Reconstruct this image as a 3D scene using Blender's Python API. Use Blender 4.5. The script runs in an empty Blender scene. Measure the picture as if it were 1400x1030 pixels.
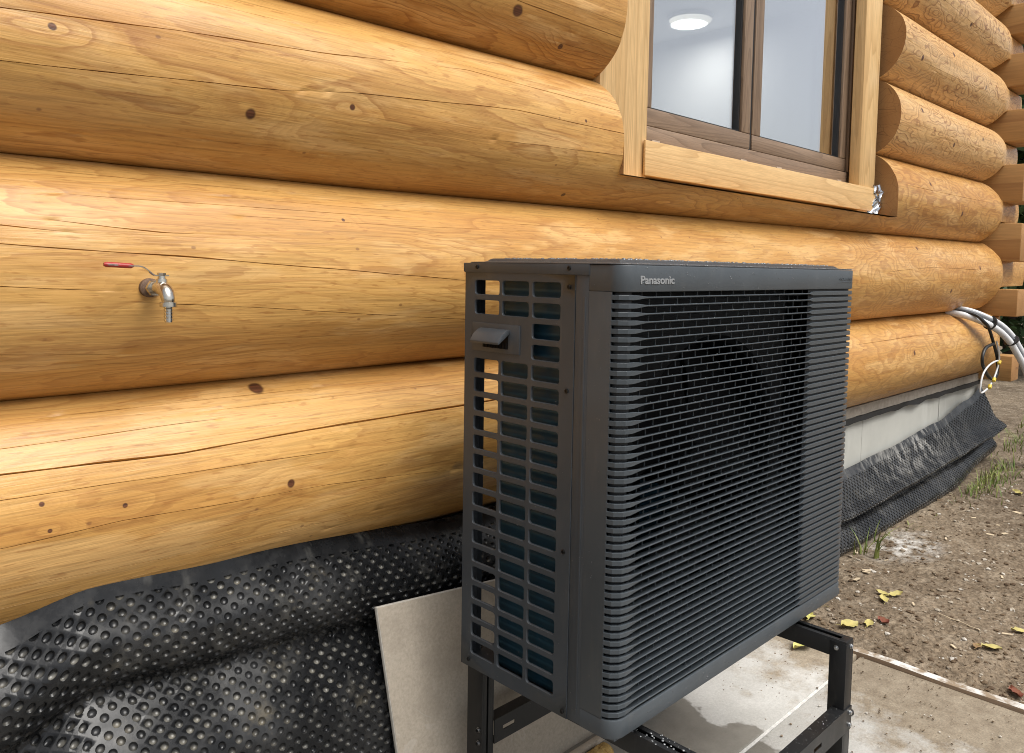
import bpy, bmesh, math, random
from math import sin, cos, pi, radians, sqrt, atan2, hypot
from mathutils import Vector, Matrix, noise

random.seed(7)
scene = bpy.context.scene
COL = scene.collection

# ------------------------------------------------------------------ camera
cam_d = bpy.data.cameras.new('camera'); cam = bpy.data.objects.new('camera', cam_d); COL.objects.link(cam)
yaw, pitch, roll = .7935, .0699, .0173
f = Vector((sin(yaw)*cos(pitch), cos(yaw)*cos(pitch), -sin(pitch)))
r = Vector((cos(yaw), -sin(yaw), 0)); u = r.cross(f)
r2 = r*cos(roll) + u*sin(roll); u2 = u*cos(roll) - r*sin(roll)
M = Matrix((r2, u2, -f)).transposed().to_4x4(); M.translation = (-1.0954, -.8418, .8498)
cam.matrix_world = M
cam_d.sensor_width = 36; cam_d.sensor_fit = 'HORIZONTAL'; cam_d.lens = 1087.95/1400*36
cam_d.shift_x = -19.37/1400; cam_d.shift_y = -71.89/1400
cam_d.clip_start = .02; cam_d.clip_end = 600
scene.camera = cam

# ------------------------------------------------------------------ light: bright overcast, brighter towards the open yard
SUN = Vector((.06, -.74, 1.25)).normalized()
world = bpy.data.worlds.new('World'); scene.world = world; world.use_nodes = True
wn = world.node_tree; wn.nodes.clear()
sky = wn.nodes.new('ShaderNodeTexSky'); sky.sky_type = 'NISHITA'; sky.sun_disc = False
sky.sun_elevation = math.asin(SUN.z); sky.sun_rotation = atan2(SUN.x, SUN.y)
sky.air_density = 1.0; sky.dust_density = 3.0; sky.ozone_density = 1.0
hs = wn.nodes.new('ShaderNodeHueSaturation'); hs.inputs['Saturation'].default_value = .32
bg = wn.nodes.new('ShaderNodeBackground'); bg.inputs['Strength'].default_value = .10
wo = wn.nodes.new('ShaderNodeOutputWorld')
wn.links.new(sky.outputs[0], hs.inputs['Color']); wn.links.new(hs.outputs[0], bg.inputs['Color']); wn.links.new(bg.outputs[0], wo.inputs['Surface'])
sd = bpy.data.lights.new('sun', 'SUN'); sd.energy = 2.9; sd.angle = radians(42); sd.color = (1, .97, .92)
so = bpy.data.objects.new('sun', sd); COL.objects.link(so); so.rotation_euler = (-SUN).to_track_quat('-Z', 'Y').to_euler()
scene.view_settings.view_transform = 'Standard'; scene.view_settings.look = 'None'
scene.view_settings.exposure = .42; scene.view_settings.gamma = 1
scene.cycles.max_bounces = 6; scene.cycles.diffuse_bounces = 3; scene.cycles.glossy_bounces = 3; scene.cycles.transmission_bounces = 4
scene.cycles.filter_width = 1.0; scene.cycles.use_adaptive_sampling = True; scene.cycles.adaptive_threshold = .02

# ------------------------------------------------------------------ helpers
class MB:
    def __init__(s): s.v = []; s.f = []
    def add(s, vs, fs):
        o = len(s.v); s.v += [tuple(p) for p in vs]; s.f += [tuple(i+o for i in q) for q in fs]
    def box(s, x0, x1, y0, y1, z0, z1):
        s.add([(x0,y0,z0),(x1,y0,z0),(x1,y1,z0),(x0,y1,z0),(x0,y0,z1),(x1,y0,z1),(x1,y1,z1),(x0,y1,z1)],
              [(0,3,2,1),(4,5,6,7),(0,1,5,4),(1,2,6,5),(2,3,7,6),(3,0,4,7)])
    def lathe(s, c, axis, prof, n=16, cap=True):
        # prof: list of (distance along axis, radius)
        a = Vector(axis).normalized(); t = Vector((0,0,1)) if abs(a.z) < .9 else Vector((1,0,0))
        e1 = a.cross(t).normalized(); e2 = a.cross(e1); c = Vector(c); vs = []; fs = []
        for d, rr in prof:
            for k in range(n):
                q = 2*pi*k/n; vs.append(c + a*d + (e1*cos(q) + e2*sin(q))*rr)
        for i in range(len(prof)-1):
            for k in range(n):
                fs.append((i*n+k, i*n+(k+1) % n, (i+1)*n+(k+1) % n, (i+1)*n+k))
        if cap:
            fs.append(tuple(range(n-1, -1, -1))); fs.append(tuple((len(prof)-1)*n+k for k in range(n)))
        s.add(vs, fs)
    def tube(s, pts, rad, n=8):
        pts = [Vector(p) for p in pts]; vs = []; fs = []; e1 = None
        for i, p in enumerate(pts):
            d = (pts[min(i+1, len(pts)-1)] - pts[max(i-1, 0)]).normalized()
            if e1 is None:
                t = Vector((0,0,1)) if abs(d.z) < .9 else Vector((1,0,0)); e1 = d.cross(t).normalized()
            e1 = (e1 - d*e1.dot(d)).normalized(); e2 = d.cross(e1)
            rr = rad[i] if isinstance(rad, (list, tuple)) else rad
            for k in range(n):
                q = 2*pi*k/n; vs.append(p + (e1*cos(q) + e2*sin(q))*rr)
        for i in range(len(pts)-1):
            for k in range(n): fs.append((i*n+k, i*n+(k+1) % n, (i+1)*n+(k+1) % n, (i+1)*n+k))
        fs.append(tuple(range(n-1, -1, -1))); fs.append(tuple((len(pts)-1)*n+k for k in range(n)))
        s.add(vs, fs)
    def prism(s, poly, z0, z1, ax='z'):
        n = len(poly)
        def m(p, h): return {'z': (p[0], p[1], h), 'x': (h, p[0], p[1]), 'y': (p[0], h, p[1])}[ax]
        s.add([m(p, z0) for p in poly] + [m(p, z1) for p in poly],
              [tuple(range(n-1, -1, -1)), tuple(range(n, 2*n))] + [(i, (i+1) % n, n+(i+1) % n, n+i) for i in range(n)])
    def mesh(s, name, mat, bevel=0, seg=2, smooth=30, merge=0, recalc=True):
        me = bpy.data.meshes.new(name); me.from_pydata(s.v, [], s.f)
        if bevel or merge or recalc:
            bm = bmesh.new(); bm.from_mesh(me)
            if merge: bmesh.ops.remove_doubles(bm, verts=bm.verts, dist=merge)
            if recalc: bmesh.ops.recalc_face_normals(bm, faces=bm.faces)
            if bevel:
                es = [e for e in bm.edges if len(e.link_faces) == 2 and e.calc_face_angle(0) > radians(35)]
                bmesh.ops.bevel(bm, geom=es, offset=bevel, segments=seg, profile=.5, affect='EDGES', clamp_overlap=True)
            bm.to_mesh(me); bm.free()
        if mat: me.materials.append(mat)
        if smooth:
            me.polygons.foreach_set('use_smooth', [True]*len(me.polygons)); me.set_sharp_from_angle(angle=radians(smooth))
        me.update(); return me
    def build(s, name, mat, parent=None, **k):
        return link(name, s.mesh(name, mat, **k), parent)

def link(name, data, parent=None, loc=None):
    o = bpy.data.objects.new(name, data); COL.objects.link(o)
    if parent: o.parent = parent
    if loc: o.location = loc
    return o
def tag(o, label=None, cat=None, group=None, kind=None):
    if label: o['label'] = label
    if cat: o['category'] = cat
    if group: o['group'] = group
    if kind: o['kind'] = kind
    return o
def empty(name, label, cat, loc=(0,0,0), group=None):
    o = link(name, None, None, loc); o.empty_display_size = .1; return tag(o, label, cat, group)
def lerp(a, b, t): return a + (b-a)*t
def sm(a, b, t):
    t = min(1, max(0, (t-a)/(b-a))); return t*t*(3-2*t)
def interp(pts, x):
    if x <= pts[0][0]: return pts[0][1]
    for (a, b), (c, d) in zip(pts, pts[1:]):
        if x <= c: return lerp(b, d, (x-a)/(c-a))
    return pts[-1][1]
def interps(pts, x):     # smooth
    if x <= pts[0][0]: return pts[0][1]
    for (a, b), (c, d) in zip(pts, pts[1:]):
        if x <= c: return lerp(b, d, sm(0, 1, (x-a)/(c-a)))
    return pts[-1][1]
def catmull(P, k=8):
    P = [Vector(p) for p in P]; P = [P[0]*2-P[1]] + P + [P[-1]*2-P[-2]]; out = []
    for i in range(1, len(P)-2):
        a, b, c, d = P[i-1:i+3]
        for j in range(k):
            t = j/k; out.append(.5*((2*b) + (c-a)*t + (2*a-5*b+4*c-d)*t*t + (3*b-a-3*c+d)*t**3))
    out.append(P[-2]); return out

# ------------------------------------------------------------------ materials
class NT:
    def __init__(s, name):
        s.m = bpy.data.materials.new(name); s.m.use_nodes = True; s.t = s.m.node_tree; s.t.nodes.clear()
        s.out = s.n('ShaderNodeOutputMaterial')
        s.coord = s.n('ShaderNodeTexCoord').outputs['Object']
    def n(s, k, **kw):
        x = s.t.nodes.new(k)
        for a, b in kw.items(): setattr(x, a, b)
        return x
    def set(s, sock, v):
        if isinstance(v, bpy.types.NodeSocket): s.t.links.new(v, sock)
        elif v is not None:
            if sock.type == 'RGBA' and len(v) == 3: v = (*v, 1)
            sock.default_value = v
    def math(s, op, a, b=None, c=None, clamp=False):
        x = s.n('ShaderNodeMath', operation=op, use_clamp=clamp)
        for i, v in enumerate((a, b, c)):
            if v is not None: s.set(x.inputs[i], v)
        return x.outputs[0]
    def vec(s, op, a, b=None, scale=None):
        x = s.n('ShaderNodeVectorMath', operation=op); s.set(x.inputs[0], a)
        if b is not None: s.set(x.inputs[1], b)
        if scale is not None: s.set(x.inputs[3], scale)
        return x.outputs['Value'] if op in ('DISTANCE', 'LENGTH', 'DOT_PRODUCT') else x.outputs[0]
    def noise(s, p, scale=1, detail=2, rough=.5, dist=0, col=False):
        x = s.n('ShaderNodeTexNoise'); s.set(x.inputs['Vector'], p); x.inputs['Scale'].default_value = scale
        x.inputs['Detail'].default_value = detail; x.inputs['Roughness'].default_value = rough; x.inputs['Distortion'].default_value = dist
        return x.outputs['Color' if col else 'Fac']
    def voro(s, p, scale=1, feature='F1', out='Distance', rand=1):
        x = s.n('ShaderNodeTexVoronoi', feature=feature); s.set(x.inputs['Vector'], p); x.inputs['Scale'].default_value = scale
        x.inputs['Randomness'].default_value = rand; return x.outputs[out]
    def ramp(s, v, stops, interp='LINEAR'):
        x = s.n('ShaderNodeValToRGB'); s.set(x.inputs[0], v); cr = x.color_ramp; cr.interpolation = interp
        while len(cr.elements) < len(stops): cr.elements.new(.5)
        for e, (p, c) in zip(cr.elements, stops):
            e.position = p; e.color = (*c, 1) if hasattr(c, '__len__') else (c, c, c, 1)
        return x.outputs[0]
    def rng(s, v, a, b, c=0, d=1, smooth=False):
        x = s.n('ShaderNodeMapRange', interpolation_type='SMOOTHSTEP' if smooth else 'LINEAR'); s.set(x.inputs[0], v)
        for i, q in enumerate((a, b, c, d)): s.set(x.inputs[i+1], q)
        return x.outputs[0]
    def mix(s, fac, a, b, mode='MIX'):
        x = s.n('ShaderNodeMix', data_type='RGBA', blend_type=mode); s.set(x.inputs[0], fac); s.set(x.inputs[6], a); s.set(x.inputs[7], b)
        return x.outputs[2]
    def bump(s, h, strength=.3, dist=.01, normal=None):
        x = s.n('ShaderNodeBump'); s.set(x.inputs['Height'], h); x.inputs['Strength'].default_value = strength; x.inputs['Distance'].default_value = dist
        if normal is not None: s.set(x.inputs['Normal'], normal)
        return x.outputs[0]
    def bsdf(s, color, rough=.5, metal=0, spec=.5, normal=None, coat=0, coat_rough=.2, **kw):
        x = s.n('ShaderNodeBsdfPrincipled')
        s.set(x.inputs['Base Color'], color); s.set(x.inputs['Roughness'], rough); s.set(x.inputs['Metallic'], metal)
        s.set(x.inputs['Specular IOR Level'], spec); s.set(x.inputs['Coat Weight'], coat); s.set(x.inputs['Coat Roughness'], coat_rough)
        if normal is not None: s.set(x.inputs['Normal'], normal)
        for k, v in kw.items(): s.set(x.inputs[k.replace('_', ' ')], v)
        s.t.links.new(x.outputs[0], s.out.inputs[0]); return s.m

def simple(name, color, rough=.5, metal=0, spec=.5, var=.12, scale=40, bump=0, coat=0):
    t = NT(name); n = t.noise(t.coord, scale, 4, .6)
    c = t.mix(1, color, t.ramp(n, [(.25, 1-var), (.75, 1+var)]), 'MULTIPLY')
    rg = t.rng(n, .2, .8, max(0, rough-.07), min(1, rough+.07))
    nm = t.bump(t.noise(t.coord, scale*6, 3, .6), bump, .002) if bump else None
    return t.bsdf(c, rg, metal, spec, nm, coat)

def wood_log(name, seed, knots=(), light=(.60,.340,.104), mid=(.52,.262,.068), dark=(.29,.110,.024), stretch=.55, cross=3.6, lines=9, contrast=.8, far=False, flecks=True, floor=.22):
    """peeled, oiled conifer log: growth rings surface as contour lines that run along the log and close round the knots"""
    t = NT(name); P = t.coord
    S = t.vec('ADD', P, (seed*3.7, seed*1.3, seed*2.1))
    warp = t.noise(t.vec('MULTIPLY', S, (2.2, 9, 9)), 1, 3, .5, col=True)
    Sw = t.vec('ADD', S, t.vec('SCALE', t.vec('SUBTRACT', warp, (.5,.5,.5)), scale=.10))
    n1 = t.noise(t.vec('MULTIPLY', Sw, (stretch, cross, cross)), 1, 2, .45)
    sx_ = None
    if far:     # curlier figure towards the butt end of the log
        sp_ = t.n('ShaderNodeSeparateXYZ'); t.set(sp_.inputs[0], P); sx_ = t.rng(sp_.outputs[0], 1.9, 3.1, 0, 1, True)
        nb = t.math('MULTIPLY', t.noise(t.vec('MULTIPLY', Sw, (2.4, 6, 6)), 1, 2, .5), .5); n1 = t.math('ADD', t.math('MULTIPLY', n1, t.math('SUBTRACT', 1, sx_)), t.math('MULTIPLY', nb, sx_))
    n2 = t.noise(t.vec('MULTIPLY', S, (6, 30, 30)), 1, 3, .55)
    fsum = t.math('ADD', n1, t.math('MULTIPLY', n2, .035))
    kmask = None; kring = None
    for (kx, ky, kz, kr) in knots:
        Pk = t.vec('ADD', P, t.vec('SCALE', t.vec('SUBTRACT', warp, (.5,.5,.5)), scale=kr*1.6))
        d = t.vec('DISTANCE', Pk, (kx, ky, kz))
        de = t.vec('LENGTH', t.vec('MULTIPLY', t.vec('SUBTRACT', t.vec('ADD', P, t.vec('SCALE', t.vec('SUBTRACT', warp, (.5,.5,.5)), scale=kr*5)), (kx, ky, kz)), (.42, 1, 1)))
        fsum = t.math('ADD', fsum, t.rng(de, 0, kr*7, .050, 0, True))
        k = t.rng(d, kr*.8, kr*1.12, 1, 0, True)
        kmask = k if kmask is None else t.math('MAXIMUM', kmask, k)
        e = t.math('SUBTRACT', t.rng(d, kr*.85, kr*1.4, 1, 0, True), t.rng(d, kr*.7, kr, 1, 0, True), clamp=True)
        kring = e if kring is None else t.math('MAXIMUM', kring, e)
    ring = t.math('FRACT', t.math('MULTIPLY', fsum, lines*4))
    fine = t.math('FRACT', t.math('MULTIPLY', fsum, lines*15)); fine = t.math('MULTIPLY', fine, fine)
    late = t.ramp(ring, [(0, .0), (.40, .06), (.74, .42), (.90, 1), (.96, .95), (1, 0)])
    fade = t.rng(t.noise(t.vec('MULTIPLY', S, (1.1, 5, 5)), 1.3, 2, .5), .36, .62, floor, 1, True)
    if far: fade = t.math('MAXIMUM', fade, sx_)
    late = t.math('MULTIPLY', late, fade)
    if far: late = t.math('MULTIPLY', late, t.rng(sx_, 0, 1, 1, 2.1), clamp=True)
    broad = t.rng(t.noise(t.vec('MULTIPLY', Sw, (.8, 6, 6)), 1.2, 3, .55), .38, .66, 0, 1, True)
    base = t.mix(broad, light, mid)
    sap = t.rng(t.noise(t.vec('MULTIPLY', S, (1.6, 7, 7)), 1.7, 4, .6), .50, .62, 0, .75, True)
    base = t.mix(sap, base, (.68, .415, .160))
    fib = t.noise(t.vec('MULTIPLY', S, (6, 210, 210)), 1, 3, .65)
    base = t.mix(1, base, t.ramp(fib, [(.28, .72), (.5, 1.0), (.72, 1.12)]), 'MULTIPLY')
    base = t.mix(t.math('MULTIPLY', fine, .13), base, dark)
    base = t.mix(t.math('MULTIPLY', late, contrast), base, dark)
    if flecks:
        fl = t.voro(t.vec('MULTIPLY', S, (9, 13, 13)), 1.0)
        base = t.mix(t.rng(fl, .03, .055, .6, 0), base, (.16, .065, .025))
    pore = t.rng(t.noise(t.vec('MULTIPLY', S, (28, 170, 170)), 1, 2, .5), .60, .70, 0, .45); base = t.mix(pore, base, dark)
    if kmask is not None:
        kc = t.ramp(fib, [(.3, (.055, .020, .009)), (.7, (.17, .062, .026))])
        base = t.mix(kmask, base, kc); base = t.mix(t.math('MULTIPLY', kring, .8), base, (.06, .022, .01))
    h = t.math('ADD', t.math('MULTIPLY', fib, .25), t.math('MULTIPLY', t.noise(t.vec('MULTIPLY', S, (3, 16, 16)), 1, 3, .5), 1.2))
    nm = t.bump(h, .5, .006)
    rg = t.rng(broad, 0, 1, .34, .48)
    return t.bsdf(base, rg, 0, .45, nm, .05, .28)

def wood_board(name, seed, axis, light, mid, dark, scale=1, rough=.5, lines=26):
    """sawn board: straight to cathedral grain along the given axis"""
    t = NT(name); S = t.vec('ADD', t.coord, (seed*2.3, seed*1.9, seed*.7))
    k = [26*scale]*3; k[axis] = 1.3*scale
    warp = t.noise(t.vec('MULTIPLY', S, tuple(q*.5 for q in k)), .5, 2, .5)
    n1 = t.noise(t.vec('MULTIPLY', S, tuple(q*.22 for q in k)), 1, 2, .4)
    ring = t.math('FRACT', t.math('ADD', t.math('MULTIPLY', n1, lines), t.math('MULTIPLY', warp, .8)))
    late = t.ramp(ring, [(0, 0), (.5, .12), (.85, .7), (.95, 1), (1, 0)])
    fib = t.noise(t.vec('MULTIPLY', S, tuple(q*9 for q in k)), 1, 3, .6)
    b = t.mix(t.rng(t.noise(t.vec('MULTIPLY', S, tuple(q*.3 for q in k)), 1, 2), .35, .65), light, mid)
    b = t.mix(1, b, t.ramp(fib, [(.3, .85), (.7, 1.12)]), 'MULTIPLY')
    b = t.mix(t.math('MULTIPLY', late, .6), b, dark)
    nm = t.bump(t.math('ADD', fib, t.math('MULTIPLY', late, .4)), .2, .002)
    return t.bsdf(b, rough, 0, .4, nm)

def end_grain(name, seed, cx, cy, axis):
    t = NT(name); P = t.vec('ADD', t.coord, (0, 0, 0))
    sx = (1,1,1)
    n = t.noise(P, 7, 3, .5)
    v = t.voro(P, .1)
    sep = t.n('ShaderNodeSeparateXYZ'); t.set(sep.inputs[0], P)
    yy = t.math('SUBTRACT', sep.outputs[1 if axis == 0 else 0], cx); zz = t.math('SUBTRACT', sep.outputs[2], cy)
    zz = t.math('PINGPONG', zz, .21)
    d = t.math('SQRT', t.math('ADD', t.math('MULTIPLY', yy, yy), t.math('MULTIPLY', zz, zz)))
    ring = t.math('FRACT', t.math('MULTIPLY', t.math('ADD', d, t.math('MULTIPLY', n, .02)), 160))
    b = t.mix(t.rng(n, .3, .7), (.42, .235, .095), (.34, .175, .065))
    b = t.mix(t.math('MULTIPLY', ring, .35), b, (.24, .11, .04))
    ck = t.rng(t.voro(t.vec('MULTIPLY', P, (1, 1, 3)), 9, 'DISTANCE_TO_EDGE'), .004, .012, .5, 0); b = t.mix(ck, b, (.10, .045, .02))
    return t.bsdf(b, .65, 0, .3, t.bump(t.noise(P, 220, 3, .6), .25, .003))

M_plastic = None
def unit_mat(name, c, rough=.42, spots=True, bump=.12):
    t = NT(name)
    n = t.noise(t.coord, 9, 4, .6); fine = t.noise(t.coord, 900, 2, .6)
    col = t.mix(1, c, t.ramp(n, [(.25, .9), (.75, 1.1)]), 'MULTIPLY')
    if spots:   # dried rain marks and dust
        v = t.voro(t.coord, 75); m = t.rng(v, .06, .13, .5, 0)
        gate = t.rng(t.noise(t.coord, 16, 2), .55, .68); m = t.math('MULTIPLY', m, gate)
        col = t.mix(m, col, (.20, .20, .195))
        dust = t.rng(t.noise(t.vec('MULTIPLY', t.coord, (30, 30, 6)), 1, 4, .65), .55, .8, 0, .12); col = t.mix(dust, col, (.22, .20, .17))
    rg = t.rng(n, .2, .8, rough-.05, rough+.08)
    return t.bsdf(col, rg, 0, .5, t.bump(fine, bump, .0006))
M_grey = unit_mat('anthracite_plastic', (.064, .075, .085))
M_metal = unit_mat('anthracite_sheet_metal', (.054, .063, .073), .45)
M_slat = unit_mat('anthracite_slat', (.056, .067, .077), .28, False)
M_in = simple('black_inside', (.005, .005, .0055), .7, var=.2, spec=.2)
M_shroud = simple('fan_shroud_plastic', (.009, .0093, .0097), .6, spec=.25)
M_screw = simple('black_screw', (.008, .008, .008), .4, .3)
M_rubber = simple('black_rubber', (.012, .012, .012), .6)
M_stand = unit_mat('black_powder_coat', (.0105, .011, .012), .42, True, .2)
M_galv = simple('zinc_bolt', (.55, .56, .57), .3, 1, var=.1)
M_print = simple('silver_print', (.33, .34, .35), .4, .3, var=.03)
M_chrome = simple('nickel_plated_brass', (.62, .58, .51), .22, 1, var=.12, scale=90)
M_chrome2 = simple('chrome', (.70, .71, .72), .12, 1, var=.08, scale=90)
M_red = simple('red_vinyl', (.36, .028, .026), .38, var=.1)
M_rust = simple('rusty_flange', (.14, .085, .055), .6, .2, var=.4, scale=160, bump=.4)
t = NT('coil_fins'); sp = t.n('ShaderNodeSeparateXYZ'); t.set(sp.inputs[0], t.coord)
w = t.math('SINE', t.math('MULTIPLY', t.math('ADD', sp.outputs[0], sp.outputs[1]), 2*pi/.0032))
wz = t.math('SINE', t.math('MULTIPLY', sp.outputs[2], 2*pi/.0211))
c = t.mix(t.rng(t.noise(t.coord, 6, 3), .3, .7), (.011, .034, .056), (.017, .060, .092))
c = t.mix(t.rng(wz, .4, 1, 0, .55), c, (.035, .10, .14))  # paler level bands paint the tubes' highlights into the fin colour
M_coil = t.bsdf(c, .40, .15, .4, t.bump(wz, .35, .002))

# ================================================================== SETTING
GZ = -.45
# ---- ground sheet
t = NT('soil'); P = t.coord
n = t.noise(P, 1.3, 5, .6); n2 = t.noise(P, 9, 6, .68); n3 = t.noise(P, 55, 5, .7)
c = t.mix(t.rng(n, .35, .65), (.235, .182, .125), (.14, .105, .071))
c = t.mix(t.rng(n2, .48, .7), c, (.32, .26, .19)); c = t.mix(1, c, t.ramp(n3, [(.25, .40), (.75, 1.5)]), 'MULTIPLY')
gv = t.voro(P, 38); c = t.mix(t.rng(gv, .1, .2, .55, 0), c, (.30, .255, .19))
lime = t.math('MULTIPLY', t.rng(t.vec('DISTANCE', t.vec('MULTIPLY', P, (1, 1.6, 0)), (2.86, .76, 0)), .05, .32, 1, 0), t.rng(n2, .42, .6)); c = t.mix(lime, c, (.66, .65, .62))
h = t.math('ADD', t.math('MULTIPLY', n2, 1), t.math('MULTIPLY', n3, .35)); h = t.math('SUBTRACT', h, t.math('MULTIPLY', gv, .4))
M_soil = t.bsdf(c, .92, 0, .2, t.bump(h, .9, .03))
def gh(x, y):
    d = hypot(x-2, y)
    a = sm(1.66, 1.9, x)
    z = GZ - .02 + a*(.02 + .018*noise.noise(Vector((x*2.1, y*2.1, 1))) + .010*noise.noise(Vector((x*7, y*7, 4))) + .004*noise.noise(Vector((x*23, y*23, 9))))
    z += .05*sm(3.5, 8, x)*sm(.6, -1.5, y)
    if x > 12 or abs(y) > 12: z += .25*noise.noise(Vector((x*.08, y*.08, 2)))
    return z
xs = [-120, -60, -25, -10, -4, -2] + [-1 + .1*i for i in range(26)] + [1.6 + .035*i for i in range(130)] + [6.2 + .2*i for i in range(20)] + [11, 13, 17, 25, 45, 80, 140]
ys = [-140, -70, -30, -14, -8, -5, -4] + [-3 + .15*i for i in range(13)] + [-1.1 + .035*i for i in range(60)] + [1.05, 1.3, 1.7, 2.5, 4, 7, 12, 20, 40, 80, 140]
m = MB(); nx, ny = len(xs), len(ys)
m.v = [(x, y, gh(x, y)) for x in xs for y in ys]
m.f = [(i*ny+j, (i+1)*ny+j, (i+1)*ny+j+1, i*ny+j+1) for i in range(nx-1) for j in range(ny-1)]
tag(m.build('ground', M_soil, smooth=180, recalc=False), kind='structure')

# ---- concrete pad in two casts, sandy dirt swept over it, wet patch
t = NT('pad_concrete'); P = t.coord; sp = t.n('ShaderNodeSeparateXYZ'); t.set(sp.inputs[0], P)
n = t.noise(P, 3.2, 5, .62); n2 = t.noise(P, 22, 5, .65); n3 = t.noise(P, 160, 4, .7)
c = t.mix(t.rng(n, .35, .68), (.56, .55, .52), (.44, .43, .40)); c = t.mix(1, c, t.ramp(n3, [(.3, .86), (.7, 1.1)]), 'MULTIPLY')
wet = t.math('ADD', t.math('MULTIPLY', t.math('SUBTRACT', sp.outputs[0], .86), -1.0), t.math('MULTIPLY', t.math('SUBTRACT', sp.outputs[1], .05), .15))
wetm = t.rng(t.math('ADD', wet, t.math('MULTIPLY', t.math('SUBTRACT', t.noise(P, 5.5, 4, .6), .5), .42)), -.006, .012, 0, 1)
c = t.mix(t.math('MULTIPLY', wetm, .85), c, t.mix(t.rng(n2, .3, .7), (.205, .19, .16), (.15, .138, .115)))
sand = t.math('ADD', t.math('MULTIPLY', t.math('SUBTRACT', sp.outputs[0], 1.12), 1.0), t.math('MULTIPLY', t.math('SUBTRACT', .05, sp.outputs[1]), .35))
sandm = t.rng(t.math('ADD', sand, t.math('MULTIPLY', t.math('SUBTRACT', t.noise(P, 7, 6, .7), .5), 1.1)), -.04, .22, 0, .95)
sc = t.mix(t.rng(n2, .35, .65), (.33, .275, .20), (.225, .178, .122)); sc = t.mix(1, sc, t.ramp(n3, [(.25, .6), (.75, 1.3)]), 'MULTIPLY')
c = t.mix(sandm, c, sc)
sp2 = t.rng(t.voro(P, 30), .03, .07, .8, 0); c = t.mix(t.math('MULTIPLY', sp2, t.rng(n2, .5, .6)), c, (.13, .10, .07))
rg = t.rng(wetm, 0, 1, .85, .42)
M_pad = t.bsdf(c, rg, 0, .35, t.bump(t.math('ADD', t.math('MULTIPLY', n2, .6), t.math('ADD', t.math('MULTIPLY', n3, .3), t.math('MULTIPLY', sandm, .6))), .5, .006))
m = MB(); m.box(-1.6, 1.588, .186, .70, GZ-.12, GZ+.004); pad = m.build('concrete_pad', M_pad, bevel=.004); tag(pad, kind='structure')
m = MB(); m.box(-1.6, 1.588, -1.8, .176, GZ-.12, GZ); pad2 = m.build('concrete_pad', M_pad, bevel=.004); tag(pad2, kind='structure')
M_mortar = simple('white_mortar', (.62, .61, .58), .9, var=.25, scale=50, bump=.5)
m = MB(); m.box(.4, 1.45, .1765, .1855, GZ-.1, GZ-.001); tag(m.build('joint_mortar', M_mortar), kind='structure')

# ================================================================== LOG HOUSE
house = empty('log_house', 'golden varnished round-log house wall with a window and notched corner', 'house')
G = [lambda x: .155, lambda x: .6045+.0045*x, lambda x: 1.033+.0085*max(x, 0), lambda x: 1.4235+.0112*x, lambda x: 1.805+.008*x,
     lambda x: 2.18+.007*x, lambda x: 2.53+.003*x, lambda x: 2.93+.0*x, lambda x: 3.30+.0*x]
YG = .78; SAG = .13; YB = 1.03
def csec(L, x):
    """front arc of course L at x: cy, zm, r, lowest angle, highest angle (radians)"""
    if L == 1:
        return .885, .39, .2346, -radians(150), math.asin(min(.985, (G[1](x)-.0012-.39)/.2346))
    a, b = G[L-1](x)+.0012, G[L](x)-.0012; c = b-a; rr = (c*c/4+SAG*SAG)/(2*SAG); al = math.asin(c/2/rr)
    return .65+rr, (a+b)/2, rr, -al, al
WX0, WX1 = .826, 3.035       # window opening in the log wall
SILL = 1.158
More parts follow.
